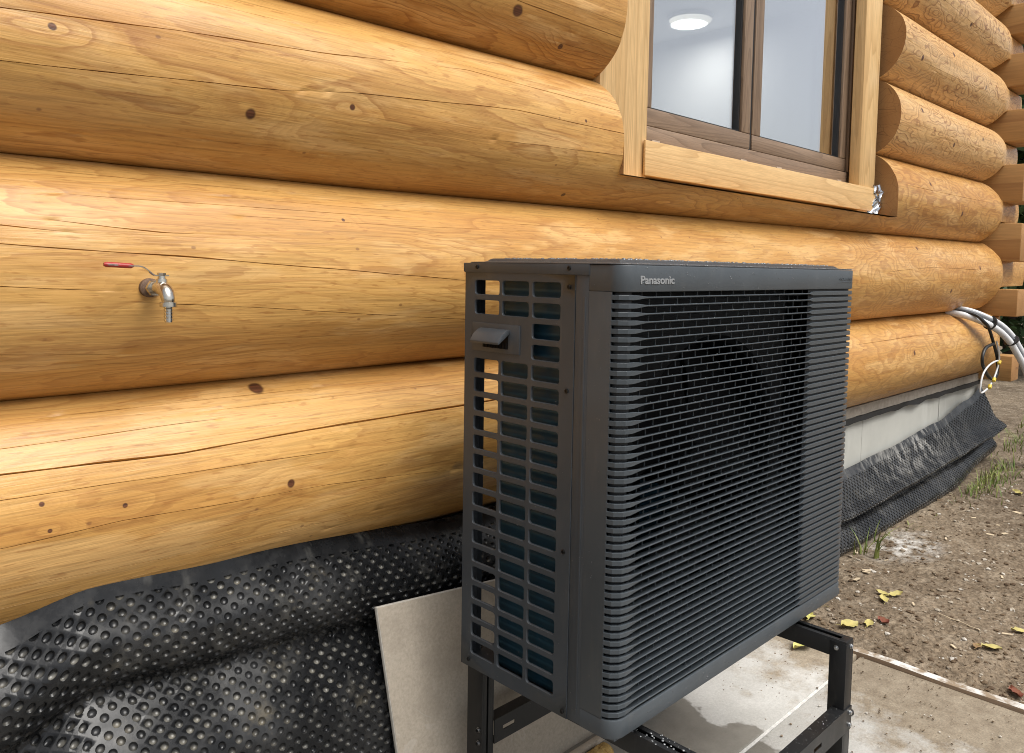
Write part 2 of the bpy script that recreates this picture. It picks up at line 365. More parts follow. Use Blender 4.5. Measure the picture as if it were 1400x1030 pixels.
def build_log(L, x0, x1, mat, cracks, endmat, notch=None, tenon=None, seed=0):
    """cracks: list of [(x,deg)...], width. Rows of the arc follow the cracks, which are real grooves."""
    cr = sorted(cracks, key=lambda c: sum(p[1] for p in c[0])/len(c[0]))
    xs = []; x = x0
    while x < x1-1e-6:
        xs.append(x); x += .02 if x < 1.3 else .05
    xs.append(x1)
    if notch:
        for q in notch:
            xs = [x for x in xs if abs(x-q) > .012] + [q-.0006, q+.0006]
        xs.sort()
    nseg = 44
    def section(x):
        cy, zm, rr, lo, hi = csec(L, x)
        th = []; last = lo + radians(1)
        for pts, wdt, *act in cr:
            a = radians(interp(pts, x)); a = max(a, last + radians(1.6)); last = a
            k = 0
            for e0, e1 in (act[0] if act else [(pts[0][0], pts[-1][0])]):
                if e0 < x < e1: k = sm(e0, e0+.10, x)*sm(e1, e1-.10, x)
            k *= .75+.5*noise.noise(Vector((x*9, a*3, seed)))
            a += radians(.35)*noise.noise(Vector((x*6, a*2+seed, 3)))
            th.append((a, max(k, 0)*wdt))
        rows = []; prev = lo; total = hi-lo
        bounds = [lo] + [a for a, _ in th] + [hi]
        n_int = len(bounds)-1
        for i in range(n_int):
            a, b = bounds[i], bounds[i+1]; k = segs[i]
            for j in range(k):
                if i > 0 and j == 0: continue
                rows.append((lerp(a, b, j/k), 0))
            if i < n_int-1:
                w = max(th[i][1], 1e-5); da = max(w, .0004)/rr
                rows += [(b-da, 0), (b, min(w*4.0, .012)), (b+da, 0)]
        rows.append((hi, 0))
        f2 = 0
        if tenon: f2 = sm(tenon[0], tenon[1], x)
        pts = []
        for a, dep in rows:
            n1 = noise.noise(Vector((x*1.1+seed*5, a*1.2, seed)))*.009 + noise.noise(Vector((x*4+seed, a*5, seed*2)))*.0024
            R = rr + n1*cos(a)**2 - dep if abs(a) < 1.57 else rr - dep
            y, z = cy - R*cos(a), zm + R*sin(a)
            if f2:     # hewn shoulder narrowing to the notched end
                hh = .5*(G[L](x) - (G[L-1](x) if L > 1 else .155)); t2 = max(-1, min(1, (z-zm)/hh))
                zz = zm + .02 + max(-1, min(1, t2*1.6))*tenon[2]; yy = .705 + .02*t2*t2 if y < .82 else y
                z = lerp(z, zz, f2); y = lerp(y, yy, f2)
            if notch and notch[0] < x < notch[1]: z = min(z, SILL-.022)
            pts.append((x, y, z))
        zt = pts[-1][2]; zb = pts[0][2]
        yb = YB if L != 1 else YB+.02
        pts += [(x, yb, zt), (x, yb, zb)]
        return pts
    cuts = [c[0] for c in cr]
    lo, hi = csec(L, .5)[3:]; b0 = [lo] + [radians(sum(p[1] for p in c)/len(c)) for c in cuts] + [hi]
    segs = [max(3, int(round(nseg*(b-a)/(hi-lo)))) for a, b in zip(b0, b0[1:])]
    m = MB(); secs = [section(x) for x in xs]; n = len(secs[0])
    for s_ in secs: m.v += s_
    for i in range(len(xs)-1):
        for k in range(n): m.f.append((i*n+k, i*n+(k+1) % n, (i+1)*n+(k+1) % n, (i+1)*n+k))
    m.f.append(tuple(range(n))); m.f.append(tuple((len(xs)-1)*n+k for k in range(n-1, -1, -1)))
    me = m.mesh('log', mat, smooth=42)
    me.materials.append(endmat)
    for p in me.polygons:
        if abs(p.normal.x) > .97: p.material_index = 1
    return link('log', me, house)

def kpos(L, x, deg, rad):
    cy, zm, rr, lo, hi = csec(L, x); a = radians(deg); return (x, cy-rr*cos(a), zm+rr*sin(a), rad)
M_end = end_grain('log_end_grain', 1, .885, .39, 0)
CR = {1: [([(-.95,27.5),(-.781,26.7),(-.485,24.3),(-.218,26.6),(.223,27.9),(.7,30)], .0024), ([(-.9,-3.3),(-.609,-1.1),(-.443,-2.5),(-.179,-4.2),(.205,-11.2)], .0011),
          ([(-.95,37),(-.52,38.9),(-.38,38.8)], .0009), ([(-.9,17),(-.557,15.3),(-.1,13)], .0008), ([(-.95,-19),(-.486,-25.7),(-.02,-27)], .0009), ([(2.7,30),(3.5,33),(4.2,28)], .0014)],
      2: [([(-.9,22.5),(-.773,21.2),(-.66,19.5)], .0013), ([(-.72,25),(-.597,22.6),(-.45,20)], .0014), ([(-.95,15),(-.776,13.8),(-.493,10.5),(-.179,5.7),(.24,-1.3)], .0013),
          ([(-.95,-1),(-.779,-2.6),(-.59,-5.3)], .0013), ([(-.57,-9.8),(-.487,-11.2),(-.174,-16.6),(.3,-26.5)], .0013), ([(-.95,-29),(-.775,-30.6),(-.56,-34.5)], .0013),
          ([(-.68,-37),(-.367,-45.4),(-.1,-48)], .0009), ([(-.9,52),(-.584,50.9),(-.2,49.2)], .0007), ([(3.0,6),(3.6,12),(4.5,9)], .0012)],
      3: [([(-.95,2),(-.768,5.9),(-.497,12.4),(-.173,17.9),(.226,30),(.96,24),(3.1,12),(4.6,12)], .0013, [(-.95,.06),(.12,.99),(3.15,4.6)]),
          ([(-.95,-20),(-.769,-17.1),(-.454,-11.3),(-.28,-8),(-.117,-2),(.373,7.4),(.96,5)], .0012, [(-.95,-.22),(-.2,.99)]), ([(-.95,-32),(.3,-16),(.97,-11)], .0009, [(.28,.97)])],
      4: [([(.2,-20),(.427,-22.8),(.96,-25)], .0012), ([(3.2,28),(4,22),(4.7,26)], .0012), ([(-.9,5),(.2,10)], .001)],
      5: [([(3.1,20),(3.9,30),(4.7,27)], .0012), ([(3.3,-20),(4.4,-14)], .0009)], 6: [([(3.2,-12),(4.4,-20)], .0011)], 7: [([(3.3,0),(4.5,5)], .001)], 8: [([(0,5),(2,9)], .001)]}
KN = {1: [(-.292,55.8,.014),(-.27,.4,.0075),(-.728,12.2,.004),(-.598,5.3,.004),(-.718,.8,.0035),(3.4,10,.012)],
      2: [(-.12,33,.004),(3.5,38,.010),(4.0,-20,.012),(4.5,12,.012)], 3: [(-.695,1.7,.006),(-.119,-10.4,.0065),(.655,9.9,.005),(.65,-53,.0075),(-.345,-24,.010),(3.55,22,.012),(4.1,-14,.013)],
      4: [(.394,-28.8,.0155),(.60,-46,.008),(3.35,18,.013),(3.9,-18,.014),(4.4,10,.010)], 5: [(3.3,-15,.014),(3.8,18,.013),(4.4,-8,.012)], 6: [(3.4,10,.014),(4.1,-22,.012),(4.6,6,.012)], 7: [(3.6,-12,.013),(4.3,14,.012)], 8: [(1,0,.012)]}
rk = random.Random(21)
for L in CR:
    for base_a in [-50, -42, -34, -27, -19, -12, -6, 1, 8, 15, 22, 30, 36, 43, 50]:
        a = base_a + rk.uniform(-2, 2)
        if any(min(p[1] for p in c[0])-4 < a < max(p[1] for p in c[0])+4 for c in CR[L]): continue
        sl_ = rk.uniform(-2.2, 2.2); act = []; x = -1.0+rk.random()*.6
        while x < 4.7:
            l = rk.uniform(.25, .9); act.append((x, min(x+l, 4.8))); x += l + rk.uniform(.2, 1.3)
        CR[L].append(([(-1, a), (.9, a+sl_*.5), (4.9, a+sl_)], rk.uniform(.0003, .0008), act))
for L in range(1, 9):
    kl = [kpos(L, *k) for k in KN[L]]
    far = [k for k in kl if k[0] > 2]; near = [k for k in kl if k[0] <= 2]
    st = {1: dict(lines=5.5, contrast=.40), 2: dict(lines=9, contrast=.46), 3: dict(lines=6.5, contrast=.55)}.get(L, dict(lines=12, contrast=.75))
    m_near = wood_log('log_wood_near', L*1.7+.3, near, **st)
    m_far = wood_log('log_wood_far', L*2.9+5.1, far, stretch=2.6, cross=6.0, lines=4.5, contrast=.88, flecks=False, floor=.5, light=(.74,.475,.205), mid=(.64,.37,.135), dark=(.27,.105,.026)) if L > 2 else None
    ten = (4.86, 5.17, .073 if L > 2 else .095)
    if L == 2: ten = (4.98, 5.27, .095)
    if L in (1, 2): build_log(L, -2.6, 5.82 if L == 2 else 5.26, wood_log('log_wood', L*1.7+.3, kl, stretch=.42, far=True, **st), CR[L], M_end, None, ten if L == 2 else (5.0, 5.26, .16), L)
    elif L == 3: build_log(L, -2.6, 5.56, wood_log('log_wood', L*1.7+.3, kl, stretch=.42, far=True, **st), CR[L], M_end, (WX0, WX1), ten, L)
    elif L == 8: build_log(L, -2.6, 5.5, m_near, CR[L], M_end, None, ten, L)
    else:
        build_log(L, -2.6, WX0, m_near, [c for c in CR[L]], M_end, None, None, L)
        build_log(L, WX1, 5.44+.03*(L % 2), m_far, [c for c in CR[L]], M_end, None, ten, L)

# cross wall: hewn log ends that interlock at the corner
M_hewn = wood_board('hewn_log', 3, 1, (.46, .265, .10), (.40, .215, .075), (.26, .12, .04), .45, .5, 8)
M_hewn_end = end_grain('hewn_log_end', 2, 5.35, .2, 1)
for i, (z0, z1, ye, x1) in enumerate([(.125,.30,.595,5.33),(.575,.76,.585,5.5),(.955,1.215,.585,5.5),(1.362,1.615,.59,5.48),(1.77,1.985,.60,5.46),(2.14,2.36,.60,5.46),(2.49,2.69,.60,5.46),(2.84,3.08,.60,5.46)]):
    m = MB(); m.box(5.145, x1, ye, 2.4, z0, z1)
    me = m.mesh('cross_log', M_hewn, bevel=.006); me.materials.append(M_hewn_end)
    for p in me.polygons:
        if p.normal.y < -.9: p.material_index = 1
    link('cross_log', me, house)
m = MB(); m.box(5.2, 5.4, .86, 2.4, -.4, 3.3); m.build('corner_core', M_hewn, house)

# sill plate, gasket and rendered plinth boards under the logs
M_mort = simple('sill_mortar', (.30, .265, .22), .9, var=.25, scale=30, bump=.5)
m = MB(); nn = 90
for i in range(nn):
    x = -1.2 + 6.4*i/(nn-1); j = .006*noise.noise(Vector((x*5, 0, 3)))
    m.v += [(x, .800+j, .165), (x, .800+j, .112+.006*noise.noise(Vector((x*9, 3, 3)))), (x, 1.02, .112), (x, 1.02, .165)]
for i in range(nn-1):
    for k in range(4): m.f.append((i*4+k, i*4+(k+1) % 4, (i+1)*4+(k+1) % 4, (i+1)*4+k))
m.build('sill_plate', M_mort, house)
M_gasket = simple('bitumen_gasket', (.012, .012, .012), .7)
m = MB()
for i in range(nn):
    x = -1.2 + 6.4*i/(nn-1); a = .012+.012*noise.noise(Vector((x*6, 1, 7)))
    m.v += [(x, .790, .111), (x, .788+.01*noise.noise(Vector((x*4, 5, 7))), .098-a), (x, 1.0, .09), (x, 1.0, .111)]
for i in range(nn-1):
    for k in range(4): m.f.append((i*4+k, i*4+(k+1) % 4, (i+1)*4+(k+1) % 4, (i+1)*4+k))
m.build('gasket', M_gasket, house)
t = NT('plinth_board'); n = t.noise(t.coord, 3, 5, .6); n2 = t.noise(t.vec('MULTIPLY', t.coord, (9, 9, 2)), 1, 4, .6)
c = t.mix(t.rng(n, .35, .65), (.47, .47, .43), (.40, .40, .365)); c = t.mix(t.rng(n2, .55, .75, 0, .35), c, (.58, .58, .55))
c = t.mix(t.rng(t.voro(t.coord, 9), .012, .03, .6, 0), c, (.2, .18, .15))
M_plinth = t.bsdf(c, .8, 0, .3, t.bump(n2, .2, .004))
sx = [-1.2, -.62, .63, 1.88, 3.165, 4.40, 5.33]
m0 = None
for a, b in zip(sx, sx[1:]):
    m = MB(); m.box(a+.005, b-.005, .818+.006*random.random(), .90, GZ-.05, .105); m.build('plinth_board', M_plinth, house, bevel=.002)
m = MB(); m.box(5.25, 5.33, .905, 2.4, GZ-.05, .105); m.build('plinth_board', M_plinth, house, bevel=.002)

# ---- window
TW = dict(light=(.74,.51,.25), mid=(.67,.44,.20), dark=(.46,.265,.10))
M_trimv = wood_board('pine_trim_upright', 4, 2, **TW); M_trimh = wood_board('pine_trim_level', 9, 0, **TW)
FB = dict(light=(.29,.205,.14), mid=(.225,.155,.104), dark=(.12,.078,.05))
M_fv = wood_board('brown_frame_upright', 2, 2, scale=1.6, rough=.45, **FB); M_fh = wood_board('brown_frame_level', 6, 0, scale=1.6, rough=.45, **FB)
M_seal = simple('black_window_seal', (.010, .010, .011), .5)
ZT = 2.76
m = MB(); m.box(1.098, 2.862, .815, .885, 1.262, 1.345); win = m.build('window', M_fh, house, bevel=.004)
def wsub(name, mat, *bx, bevel=.003):
    m = MB(); m.box(*bx); return m.build(name, mat, win, bevel=bevel)
wsub('casing_board', M_trimv, .829, 1.078, .752, .80, SILL-.004, ZT+.1)
wsub('casing_board', M_trimv, 2.800, 2.990, .748, .80, SILL-.004, ZT+.1)
wsub('sill_board', M_trimh, 1.0535, 2.985, .738, .7475, SILL+.0035, SILL+.118, bevel=.002)
wsub('sill_board', M_trimh, 1.0805, 2.797, .7485, .812, SILL+.006, SILL+.112, bevel=.002)
wsub('jamb_board', M_trimv, 2.8635, 2.905, .8015, .99, SILL, ZT+.1); wsub('jamb_board', M_trimv, 1.04, 1.0965, .8015, .99, SILL, ZT+.1)
wsub('frame_stile', M_fv, 1.0975, 1.135, .8165, .885, 1.3465, ZT); wsub('frame_stile', M_fv, 2.825, 2.8615, .8165, .885, 1.3465, ZT)
wsub('mullion_shadow_gap', M_seal, 1.885, 1.9, .832, .88, 1.3465, ZT, bevel=0)
def sash(x0, x1, z0, z1):
    w = .068
    wsub('sash_rail', M_fh, x0, x1, .826, .88, z0, z0+.062, bevel=.005); wsub('sash_rail', M_fh, x0, x1, .826, .88, z1-.06, z1, bevel=.005)
    wsub('sash_stile', M_fv, x0, x0+w, .8265, .88, z0+.0625, z1-.0605, bevel=.005); wsub('sash_stile', M_fv, x1-w, x1, .8265, .88, z0+.0625, z1-.0605, bevel=.005)
    wsub('glazing_seal', M_seal, x1-w-.012, x1-w-.0005, .838, .868, z0+.063, z1-.061, bevel=0); wsub('glazing_seal', M_seal, x0+w+.0005, x0+w+.006, .838, .868, z0+.063, z1-.061, bevel=0)
    wsub('glazing_seal', M_seal, x0+w+.006, x1-w-.012, .838, .868, z0+.0625, z0+.068, bevel=0)
t = NT('window_glass'); ge = t.n('ShaderNodeNewGeometry'); cs = t.math('ABSOLUTE', t.vec('DOT_PRODUCT', ge.outputs['Normal'], ge.outputs['Incoming']))
fr = t.math('ADD', .05, t.math('MULTIPLY', .95, t.math('POWER', t.math('SUBTRACT', 1, cs, clamp=True), 5)))     # Schlick
gl = t.n('ShaderNodeBsdfGlossy'); gl.inputs['Roughness'].default_value = .0; t.set(gl.inputs['Color'], (.97, .98, 1)); tr = t.n('ShaderNodeBsdfTransparent'); t.set(tr.inputs['Color'], (.95, .97, .975))
t.set(gl.inputs['Normal'], t.bump(t.noise(t.coord, 1.6, 1), .02, .02))
mx = t.n('ShaderNodeMixShader'); t.set(mx.inputs[0], t.math('MULTIPLY', fr, 6.5, clamp=True)); t.t.links.new(tr.outputs[0], mx.inputs[1]); t.t.links.new(gl.outputs[0], mx.inputs[2])
t.t.links.new(mx.outputs[0], t.out.inputs[0]); M_glass = t.m
sash(1.1365, 1.884, 1.349, ZT-.005); sash(1.901, 2.8235, 1.349, ZT-.005)
wsub('pane', M_glass, 1.205, 1.805, .851, .855, 1.413, ZT-.07, bevel=0); wsub('pane', M_glass, 1.970, 2.745, .851, .855, 1.413, ZT-.07, bevel=0)
for x in (1.19, 1.79, 2.09, 2.70): wsub('drain_cap', simple('beige_cap', (.42, .33, .25), .5), x, x+.045, .8105, .8148, 1.289, 1.300, bevel=.001)
# room behind the window
M_white = simple('white_room_paint', (.74, .75, .76), .8, var=.02, scale=2)
m = MB(); x0, x1, y0, y1, z0, z1 = -.6, 5.1, 1.06, 4.6, .2, 2.95
m.add([(x0,y0,z0),(x1,y0,z0),(x1,y1,z0),(x0,y1,z0),(x0,y0,z1),(x1,y0,z1),(x1,y1,z1),(x0,y1,z1)], [(0,1,2,3),(4,7,6,5),(1,5,6,2),(2,6,7,3),(3,7,4,0)])
m.build('room_shell', M_white, house, smooth=0, recalc=False)
m = MB()
for (a, b, c, d) in [(x0, 1.04, z0, z1), (2.905, x1, z0, z1), (1.04, 2.905, z0, SILL), (1.04, 2.905, ZT+.1, z1)]: m.box(a, b, 1.035, 1.06, c, d)
m.build('inner_wall_lining', M_white, house, smooth=0)
t = NT('lamp_glow'); em = t.n('ShaderNodeEmission'); t.set(em.inputs[0], (1, .93, .78)); em.inputs[1].default_value = .85; t.t.links.new(em.outputs[0], t.out.inputs[0]); M_lamp = t.m
lamp = empty('ceiling_lamp', 'round white ceiling lamp glowing behind the left window pane', 'lamp', (0, 0, 0))
lamp.location = (4.62, 2.94, 2.93)
m = MB(); m.lathe((0,0,.019), (0,0,-1), [(0,.185),(.03,.185),(.036,.178)], 40); m.build('lamp_body', M_white, lamp)
m = MB(); m.lathe((0,0,-.0175), (0,0,-1), [(0,.172),(.012,.165),(.018,.12),(.02,.02)], 40); m.build('lamp_diffuser', M_lamp, lamp)
ld = bpy.data.lights.new('lamp_light', 'AREA'); ld.shape = 'DISK'; ld.size = .3; ld.energy = 11; ld.color = (1, .95, .86); lo_ = bpy.data.objects.new('lamp_light', ld); COL.objects.link(lo_); lo_.parent = lamp; lo_.location = (0, 0, -.05)

# ================================================================== HEAT PUMP
W, D, H = .98, .4156, .8613
hp = empty('heat_pump', 'dark grey outdoor heat pump with louvred front on a black stand', 'heat pump')
# --- plan outline of the wrapped front: left side, rounded corner, front, rounded corner, right side
RC = .032
def plan(s):
    """s = arclength from (0,.079) round the front; returns x, y, outward normal"""
    a = .079-RC; q = RC*pi/2
    if s < a: return 0, .079-s, -1, 0
    if s < a+q:
        t = (s-a)/RC; return RC-RC*cos(t), RC-RC*sin(t), -cos(t), -sin(t)
    if s < a+q+(W-2*RC): return RC+(s-a-q), 0, 0, -1
    s2 = s-(a+q+W-2*RC); rq = RC*pi/2
    if s2 < rq:
        t = s2/RC; return W-RC+RC*sin(t), RC-RC*cos(t), sin(t), -cos(t)
    return W, RC+(s2-rq), 1, 0
A0 = .079-RC; Q = RC*pi/2; SX = A0+Q-RC          # s = SX + x on the flat front
STOT = A0+Q+(W-2*RC)+Q+A0
def sample(s0, s1):
    S = [s0, s1]
    S += [A0+Q*i/8 for i in range(9)] + [STOT-A0-Q*i/8 for i in range(9)]
    return sorted(set(round(s, 5) for s in S if s0 <= s <= s1))
def band(m, s0, s1, z0, z1, th=.003, off=0, e=.0025):
    """thin shell along the plan with softly rounded outer edges"""
    S = sample(s0, s1); prof = [(0, z0+e), (-e*.3, z0+e*.3), (-e, z0), (-th-e, z0), (-th-e, z1), (-e, z1), (-e*.3, z1-e*.3), (0, z1-e)]
    n = len(prof); vs = []; fs = []
    for s in S:
        x, y, a, b = plan(s)
        for d, z in prof: vs.append((x+a*(d+off), y+b*(d+off), z))
    for i in range(len(S)-1):
        for k in range(n): fs.append((i*n+k, i*n+(k+1) % n, (i+1)*n+(k+1) % n, (i+1)*n+k))
    fs += [tuple(range(n)), tuple((len(S)-1)*n+k for k in range(n-1, -1, -1))]
    m.add(vs, fs)
ZF, ZFB = .811, .036
SG0, SG1 = A0+.004, STOT-A0-.004      # where the slats begin and end
m = MB(); band(m, 0, STOT, ZF, .8585); band(m, 0, STOT, 0, ZFB); band(m, 0, SG0, ZFB, ZF, e=.0004); band(m, SG1, STOT, ZFB, ZF, e=.0004)
front = m.build('front_panel', M_grey, hp, smooth=40)
m = MB(); S = sample(SG0-.002, SX+.064); k = 0     # recessed backing behind the slat ends
band(m, SG0-.002, SX+.034, ZFB-.004, ZF+.004, .002, -.010, .0002); M_back = simple('grille_backing_grey', (.020, .022, .025), .5); m.build('grille_backing', M_back, front)
m = MB(); band(m, SX+.722, SG1+.002, ZFB-.004, ZF+.004, .002, -.0085, .0002); m.build('grille_backing', M_back, front)
# --- slats
NS = 52; Z0 = .8015; PITCH = (.8015-.0452)/(NS-1)
def slat_mesh(phase):
    m = MB(); st = [(SG0, .0088), (A0+Q*.35, .0088), (A0+Q*.7, .0088), (A0+Q, .0088), (SX+.036, .0086), (SX+.044, .0074), (SX+.054, .0052), (SX+.064, .0034), (SX+.072, .0027)]
    st += [(SX+.08+.631*i/12, .0025) for i in range(13)] + [(SX+.716, .0030), (SX+.721, .0045), (SX+.727, .0074), (SX+.733, .0092), (SX+.745, .0095), (SX+W-RC, .0095)]
    st += [(STOT-A0-Q*.75, .0095), (STOT-A0-Q*.5, .0095), (STOT-A0-Q*.25, .0095), (SG1, .0095)]
    vs = []; fs = []; n = 8
    for s, hh in st:
        x, y, a, b = plan(s); b_ = .0008; h2 = hh/2
        mid = sm(.030, .075, s-SX)*sm(.735, .712, s-SX); b_ = lerp(.0008, .0010, mid); sag_ = .0042*mid; dp = lerp(.0075, .019, mid); hb = h2*.96 if mid < .5 else .0011
        for d, z in [(0, -h2+b_*.6), (.0, h2-b_), (-b_*.35, h2-b_*.35), (-b_, h2), (-dp, hb-sag_), (-dp, -hb-sag_), (-b_*.6, -h2), (-b_*.3, -h2+b_*.15)]:
            vs.append((x+a*d, y+b*d, z))
    for i in range(len(st)-1):
        for k in range(n): fs.append((i*n+k, i*n+(k+1) % n, (i+1)*n+(k+1) % n, (i+1)*n+k))
    fs += [tuple(range(n)), tuple((len(st)-1)*n+k for k in range(n-1, -1, -1))]
    m.add(vs, fs)
    x = .062 + phase*.0225
    while x < .712:
        m.box(x, x+.0012, .0085, .0110, .0008, PITCH-.0008); x += .045
    return m.mesh('slat', M_slat, smooth=18)
SM = [slat_mesh(0), slat_mesh(1)]
for k in range(NS): link('slat', SM[k % 2], front, (0, 0, Z0-PITCH*k))
# --- lettering and emblem on the fascia
def text(body, name, mat, parent, x, z, height, width, y=-.0006, depth=.0006, offset=0, shear=0):
    cu = bpy.data.curves.new(name, 'FONT'); cu.body = body; cu.size = 1; cu.extrude = .5; cu.offset = offset; cu.shear = shear; cu.resolution_u = 3
    o = bpy.data.objects.new(name, cu); COL.objects.link(o); bpy.context.view_layer.update()
    me = bpy.data.meshes.new_from_object(o.evaluated_get(bpy.context.evaluated_depsgraph_get())); bpy.data.objects.remove(o)
    X = [v.co.x for v in me.vertices]; Y = [v.co.y for v in me.vertices]
    sx_, sz_ = width/(max(X)-min(X)), height/(max(Y)-min(Y)); xa, ya = min(X), min(Y)
    for v in me.vertices: v.co = (x+(v.co.x-xa)*sx_, y-v.co.z*depth*2, z+(v.co.y-ya)*sz_)
    me.materials.clear(); me.materials.append(mat); me.update()
    return link(name, me, parent)
text('Panasonic', 'lettering', M_print, front, .0455, .8252, .0148, .1035, offset=.022)
text('AQUAREA', 'emblem', M_grey, front, .872, .832, .0075, .080, depth=.0003, shear=.25)
m = MB(); m.tube([(.868+.09*i/14, -.0006, .8262+.0035*sin(pi*i/14)) for i in range(15)], [.0008*sin(pi*(i+.6)/15.2) for i in range(15)], 6); m.build('emblem', M_grey, front)
# --- left side panel with its stamped grid
Y0, Y1, ZS = .1125, D, .8405
cols = [(.1472,.2209,.1125,.2253), (.2296,.305,.2253,.3085), (.3123,.386,.3085,D)]
RP = .04021; rows = [(.7945-RP*i, .8247-RP*i) for i in range(20)]
zb = [ZS] + [(rows[i][0]+rows[i+1][1])/2 for i in range(19)] + [0]
m = MB(); XT = .0012
for ci, (h0, h1, c0, c1) in enumerate(cols):
    for ri, (g0, g1) in enumerate(rows):
        R_ = [(c0, zb[ri+1]), (c1, zb[ri+1]), (c1, zb[ri]), (c0, zb[ri])]
        if ri in (2, 3) and ci > 0:
            m.add([(0, y, z) for y, z in R_], [(0, 1, 2, 3)]); continue
        rad = .0058; loop = []
        for (cy_, cz_, a0) in [(h0+rad, g0+rad, pi), (h1-rad, g0+rad, 1.5*pi), (h1-rad, g1-rad, 0), (h0+rad, g1-rad, .5*pi)]:
            for j in range(5): q = a0 + j*pi/8; loop.append((cy_+rad*cos(q), cz_+rad*sin(q)))
        def off(p, d):
            cyc, czc = (h0+h1)/2, (g0+g1)/2; return (p[0]+(d if p[0] < cyc else -d), p[1]+(d if p[1] < czc else -d))
        o = len(m.v)
        m.v += [(0, y, z) for y, z in R_] + [(0, *p) for p in loop] + [(.0012, *off(p, .0008)) for p in loop] + [(.0050, *off(p, .0010)) for p in loop]
        for c in range(4):
            for j in range(4): m.f.append((o+c, o+4+c*5+j+1, o+4+c*5+j))
            m.f.append((o+c, o+(c+1) % 4, o+4+((c+1) % 4)*5, o+4+c*5+4))
        for ring in (0, 20):
            for j in range(20): m.f.append((o+4+ring+j, o+4+ring+(j+1) % 20, o+24+ring+(j+1) % 20, o+24+ring+j))
# folded edges of the panel (front, back, bottom and top returns)
def quad(*p): m.add(p, [tuple(range(len(p)))])
quad((0,Y0,0),(0,Y0,ZS),(.006,Y0-.001,ZS),(.006,Y0-.001,0)); quad((0,D,0),(0,D,ZS),(.003,D+.003,ZS),(.003,D+.003,0)); quad((.003,D+.003,0),(.003,D+.003,ZS),(.046,D+.003,ZS),(.046,D+.003,0)); quad((.046,D+.003,0),(.046,D+.003,ZS),(.046,D-.012,ZS),(.046,D-.012,0))
quad((0,Y0,0),(0,D,0),(.012,D,-.003),(.012,Y0,-.003))
side = m.build('side_panel', M_metal, hp, merge=.00005, smooth=38)
m = MB(); m.box(.0006, .012, .0795, .111, .002, ZS-.0005); m.build('corner_post', M_metal, hp, bevel=.0012)
m = MB(); m.box(-.0006, .0008, .0865, .092, .02, .80); m.build('post_rib', M_metal, hp, bevel=.0005)
# raised handle plate with hood
m = MB(); m.box(-.0022, .0004, .2515, .3900, .6795, .7375); hpl = m.build('handle_plate', M_metal, hp, bevel=.0018)
m = MB(); a = [(-.0022, .728), (-.0022, .7195), (-.033, .6985), (-.0345, .7035), (-.026, .7165), (-.012, .7265)]
m.v = [(x, .278, z) for x, z in a] + [(x, .362, z) for x, z in a]; n = len(a)
m.f = [tuple(range(n)), tuple(range(2*n-1, n-1, -1))] + [(i, n+i, n+(i+1) % n, (i+1) % n) for i in range(n)]
m.build('handle_hood', M_metal, hpl, bevel=.0016)
m = MB(); m.box(-.0029, -.0023, .283, .357, .6885, .717); m.build('handle_recess', M_in, hpl)
m = MB()
for i in range(9): m.box(-.0045, -.003, .286+.008*i, .289+.008*i, .6885, .70)
m.build('handle_ribs', M_in, hpl)
# screws
for (y, z) in [(.3785,.8510),(.1269,.8515),(.1268,.8169),(.1278,.6242),(.1275,.32),(.3915,.0154),(.1226,.0107),(.3898,.7065)]:
    m = MB(); x0 = -.0012 if z > .845 else -.0004; m.lathe((x0, y, z), (-1, 0, 0), [(0,.0046),(.0012,.0046),(.0022,.0034),(.0022,.0015),(.0010,.0012)], 14); m.build('screw', M_screw, hp)
# lid
def rrect(x0, x1, y0, y1, r0, n=6):
    o = []
    for cx_, cy_, a0 in [(x0+r0, y0+r0, pi), (x1-r0, y0+r0, 1.5*pi), (x1-r0, y1-r0, 0), (x0+r0, y1-r0, .5*pi)]:
        for j in range(n): q = a0+j*pi/2/(n-1); o.append((cx_+r0*cos(q), cy_+r0*sin(q)))
    return o
m = MB(); lay = []
def loop3(ins, z, rr_=RC): lay.append([(x, y, z) for x, y in rrect(-.001+ins, W+.001+ins*-1, ins+.0028, D+.004-ins, max(rr_-ins, .002))])
loop3(.0, .8591); loop3(0, .8600); loop3(.0012, .8613); loop3(.030, .8622); loop3(.034, .8636); loop3(.038, .8672); loop3(.042, .8688); loop3(.06, .8694)
n = len(lay[0])
for l in lay: m.v += l
for i in range(len(lay)-1):
    for k in range(n): m.f.append((i*n+k, i*n+(k+1) % n, (i+1)*n+(k+1) % n, (i+1)*n+k))
m.f.append(tuple((len(lay)-1)*n+k for k in range(n))); m.f.append(tuple(range(n-1, -1, -1)))
lid = m.build('lid', unit_mat('anthracite_lid', (.045, .047, .050), .35, True, .9), hp, smooth=35)
m = MB()    # lid skirt on the left, right and back
m.box(-.0012, .006, .0785, D+.0030, ZS-.0012, .8590); m.box(W-.006, W+.0012, .0785, D+.003, ZS-.0012, .8590); m.box(-.0012, W+.0012, D+.0031, D+.005, ZS+.0006, .8590)
m.build('lid_skirt', M_metal, hp, bevel=.0012)
# other casing panels
m = MB(); m.box(W-.0015, W, .0795, D, .002, ZS); m.build('side_panel', M_metal, hp)
m = MB(); m.box(.70, W-.002, D-.002, D, .002, ZS); m.build('back_panel', M_metal, hp)
m = MB(); m.box(.0125, W-.002, .006, D-.001, -.004, .012); m.build('base_pan', M_metal, hp, bevel=.002)
m = MB(); m.box(.69, .693, .03, D-.003, .013, ZS); m.build('partition', M_in, hp)
m = MB(); m.box(.013, .69, .05, .34, ZS-.001, ZS+.004); m.build('inner_roof', M_in, hp)
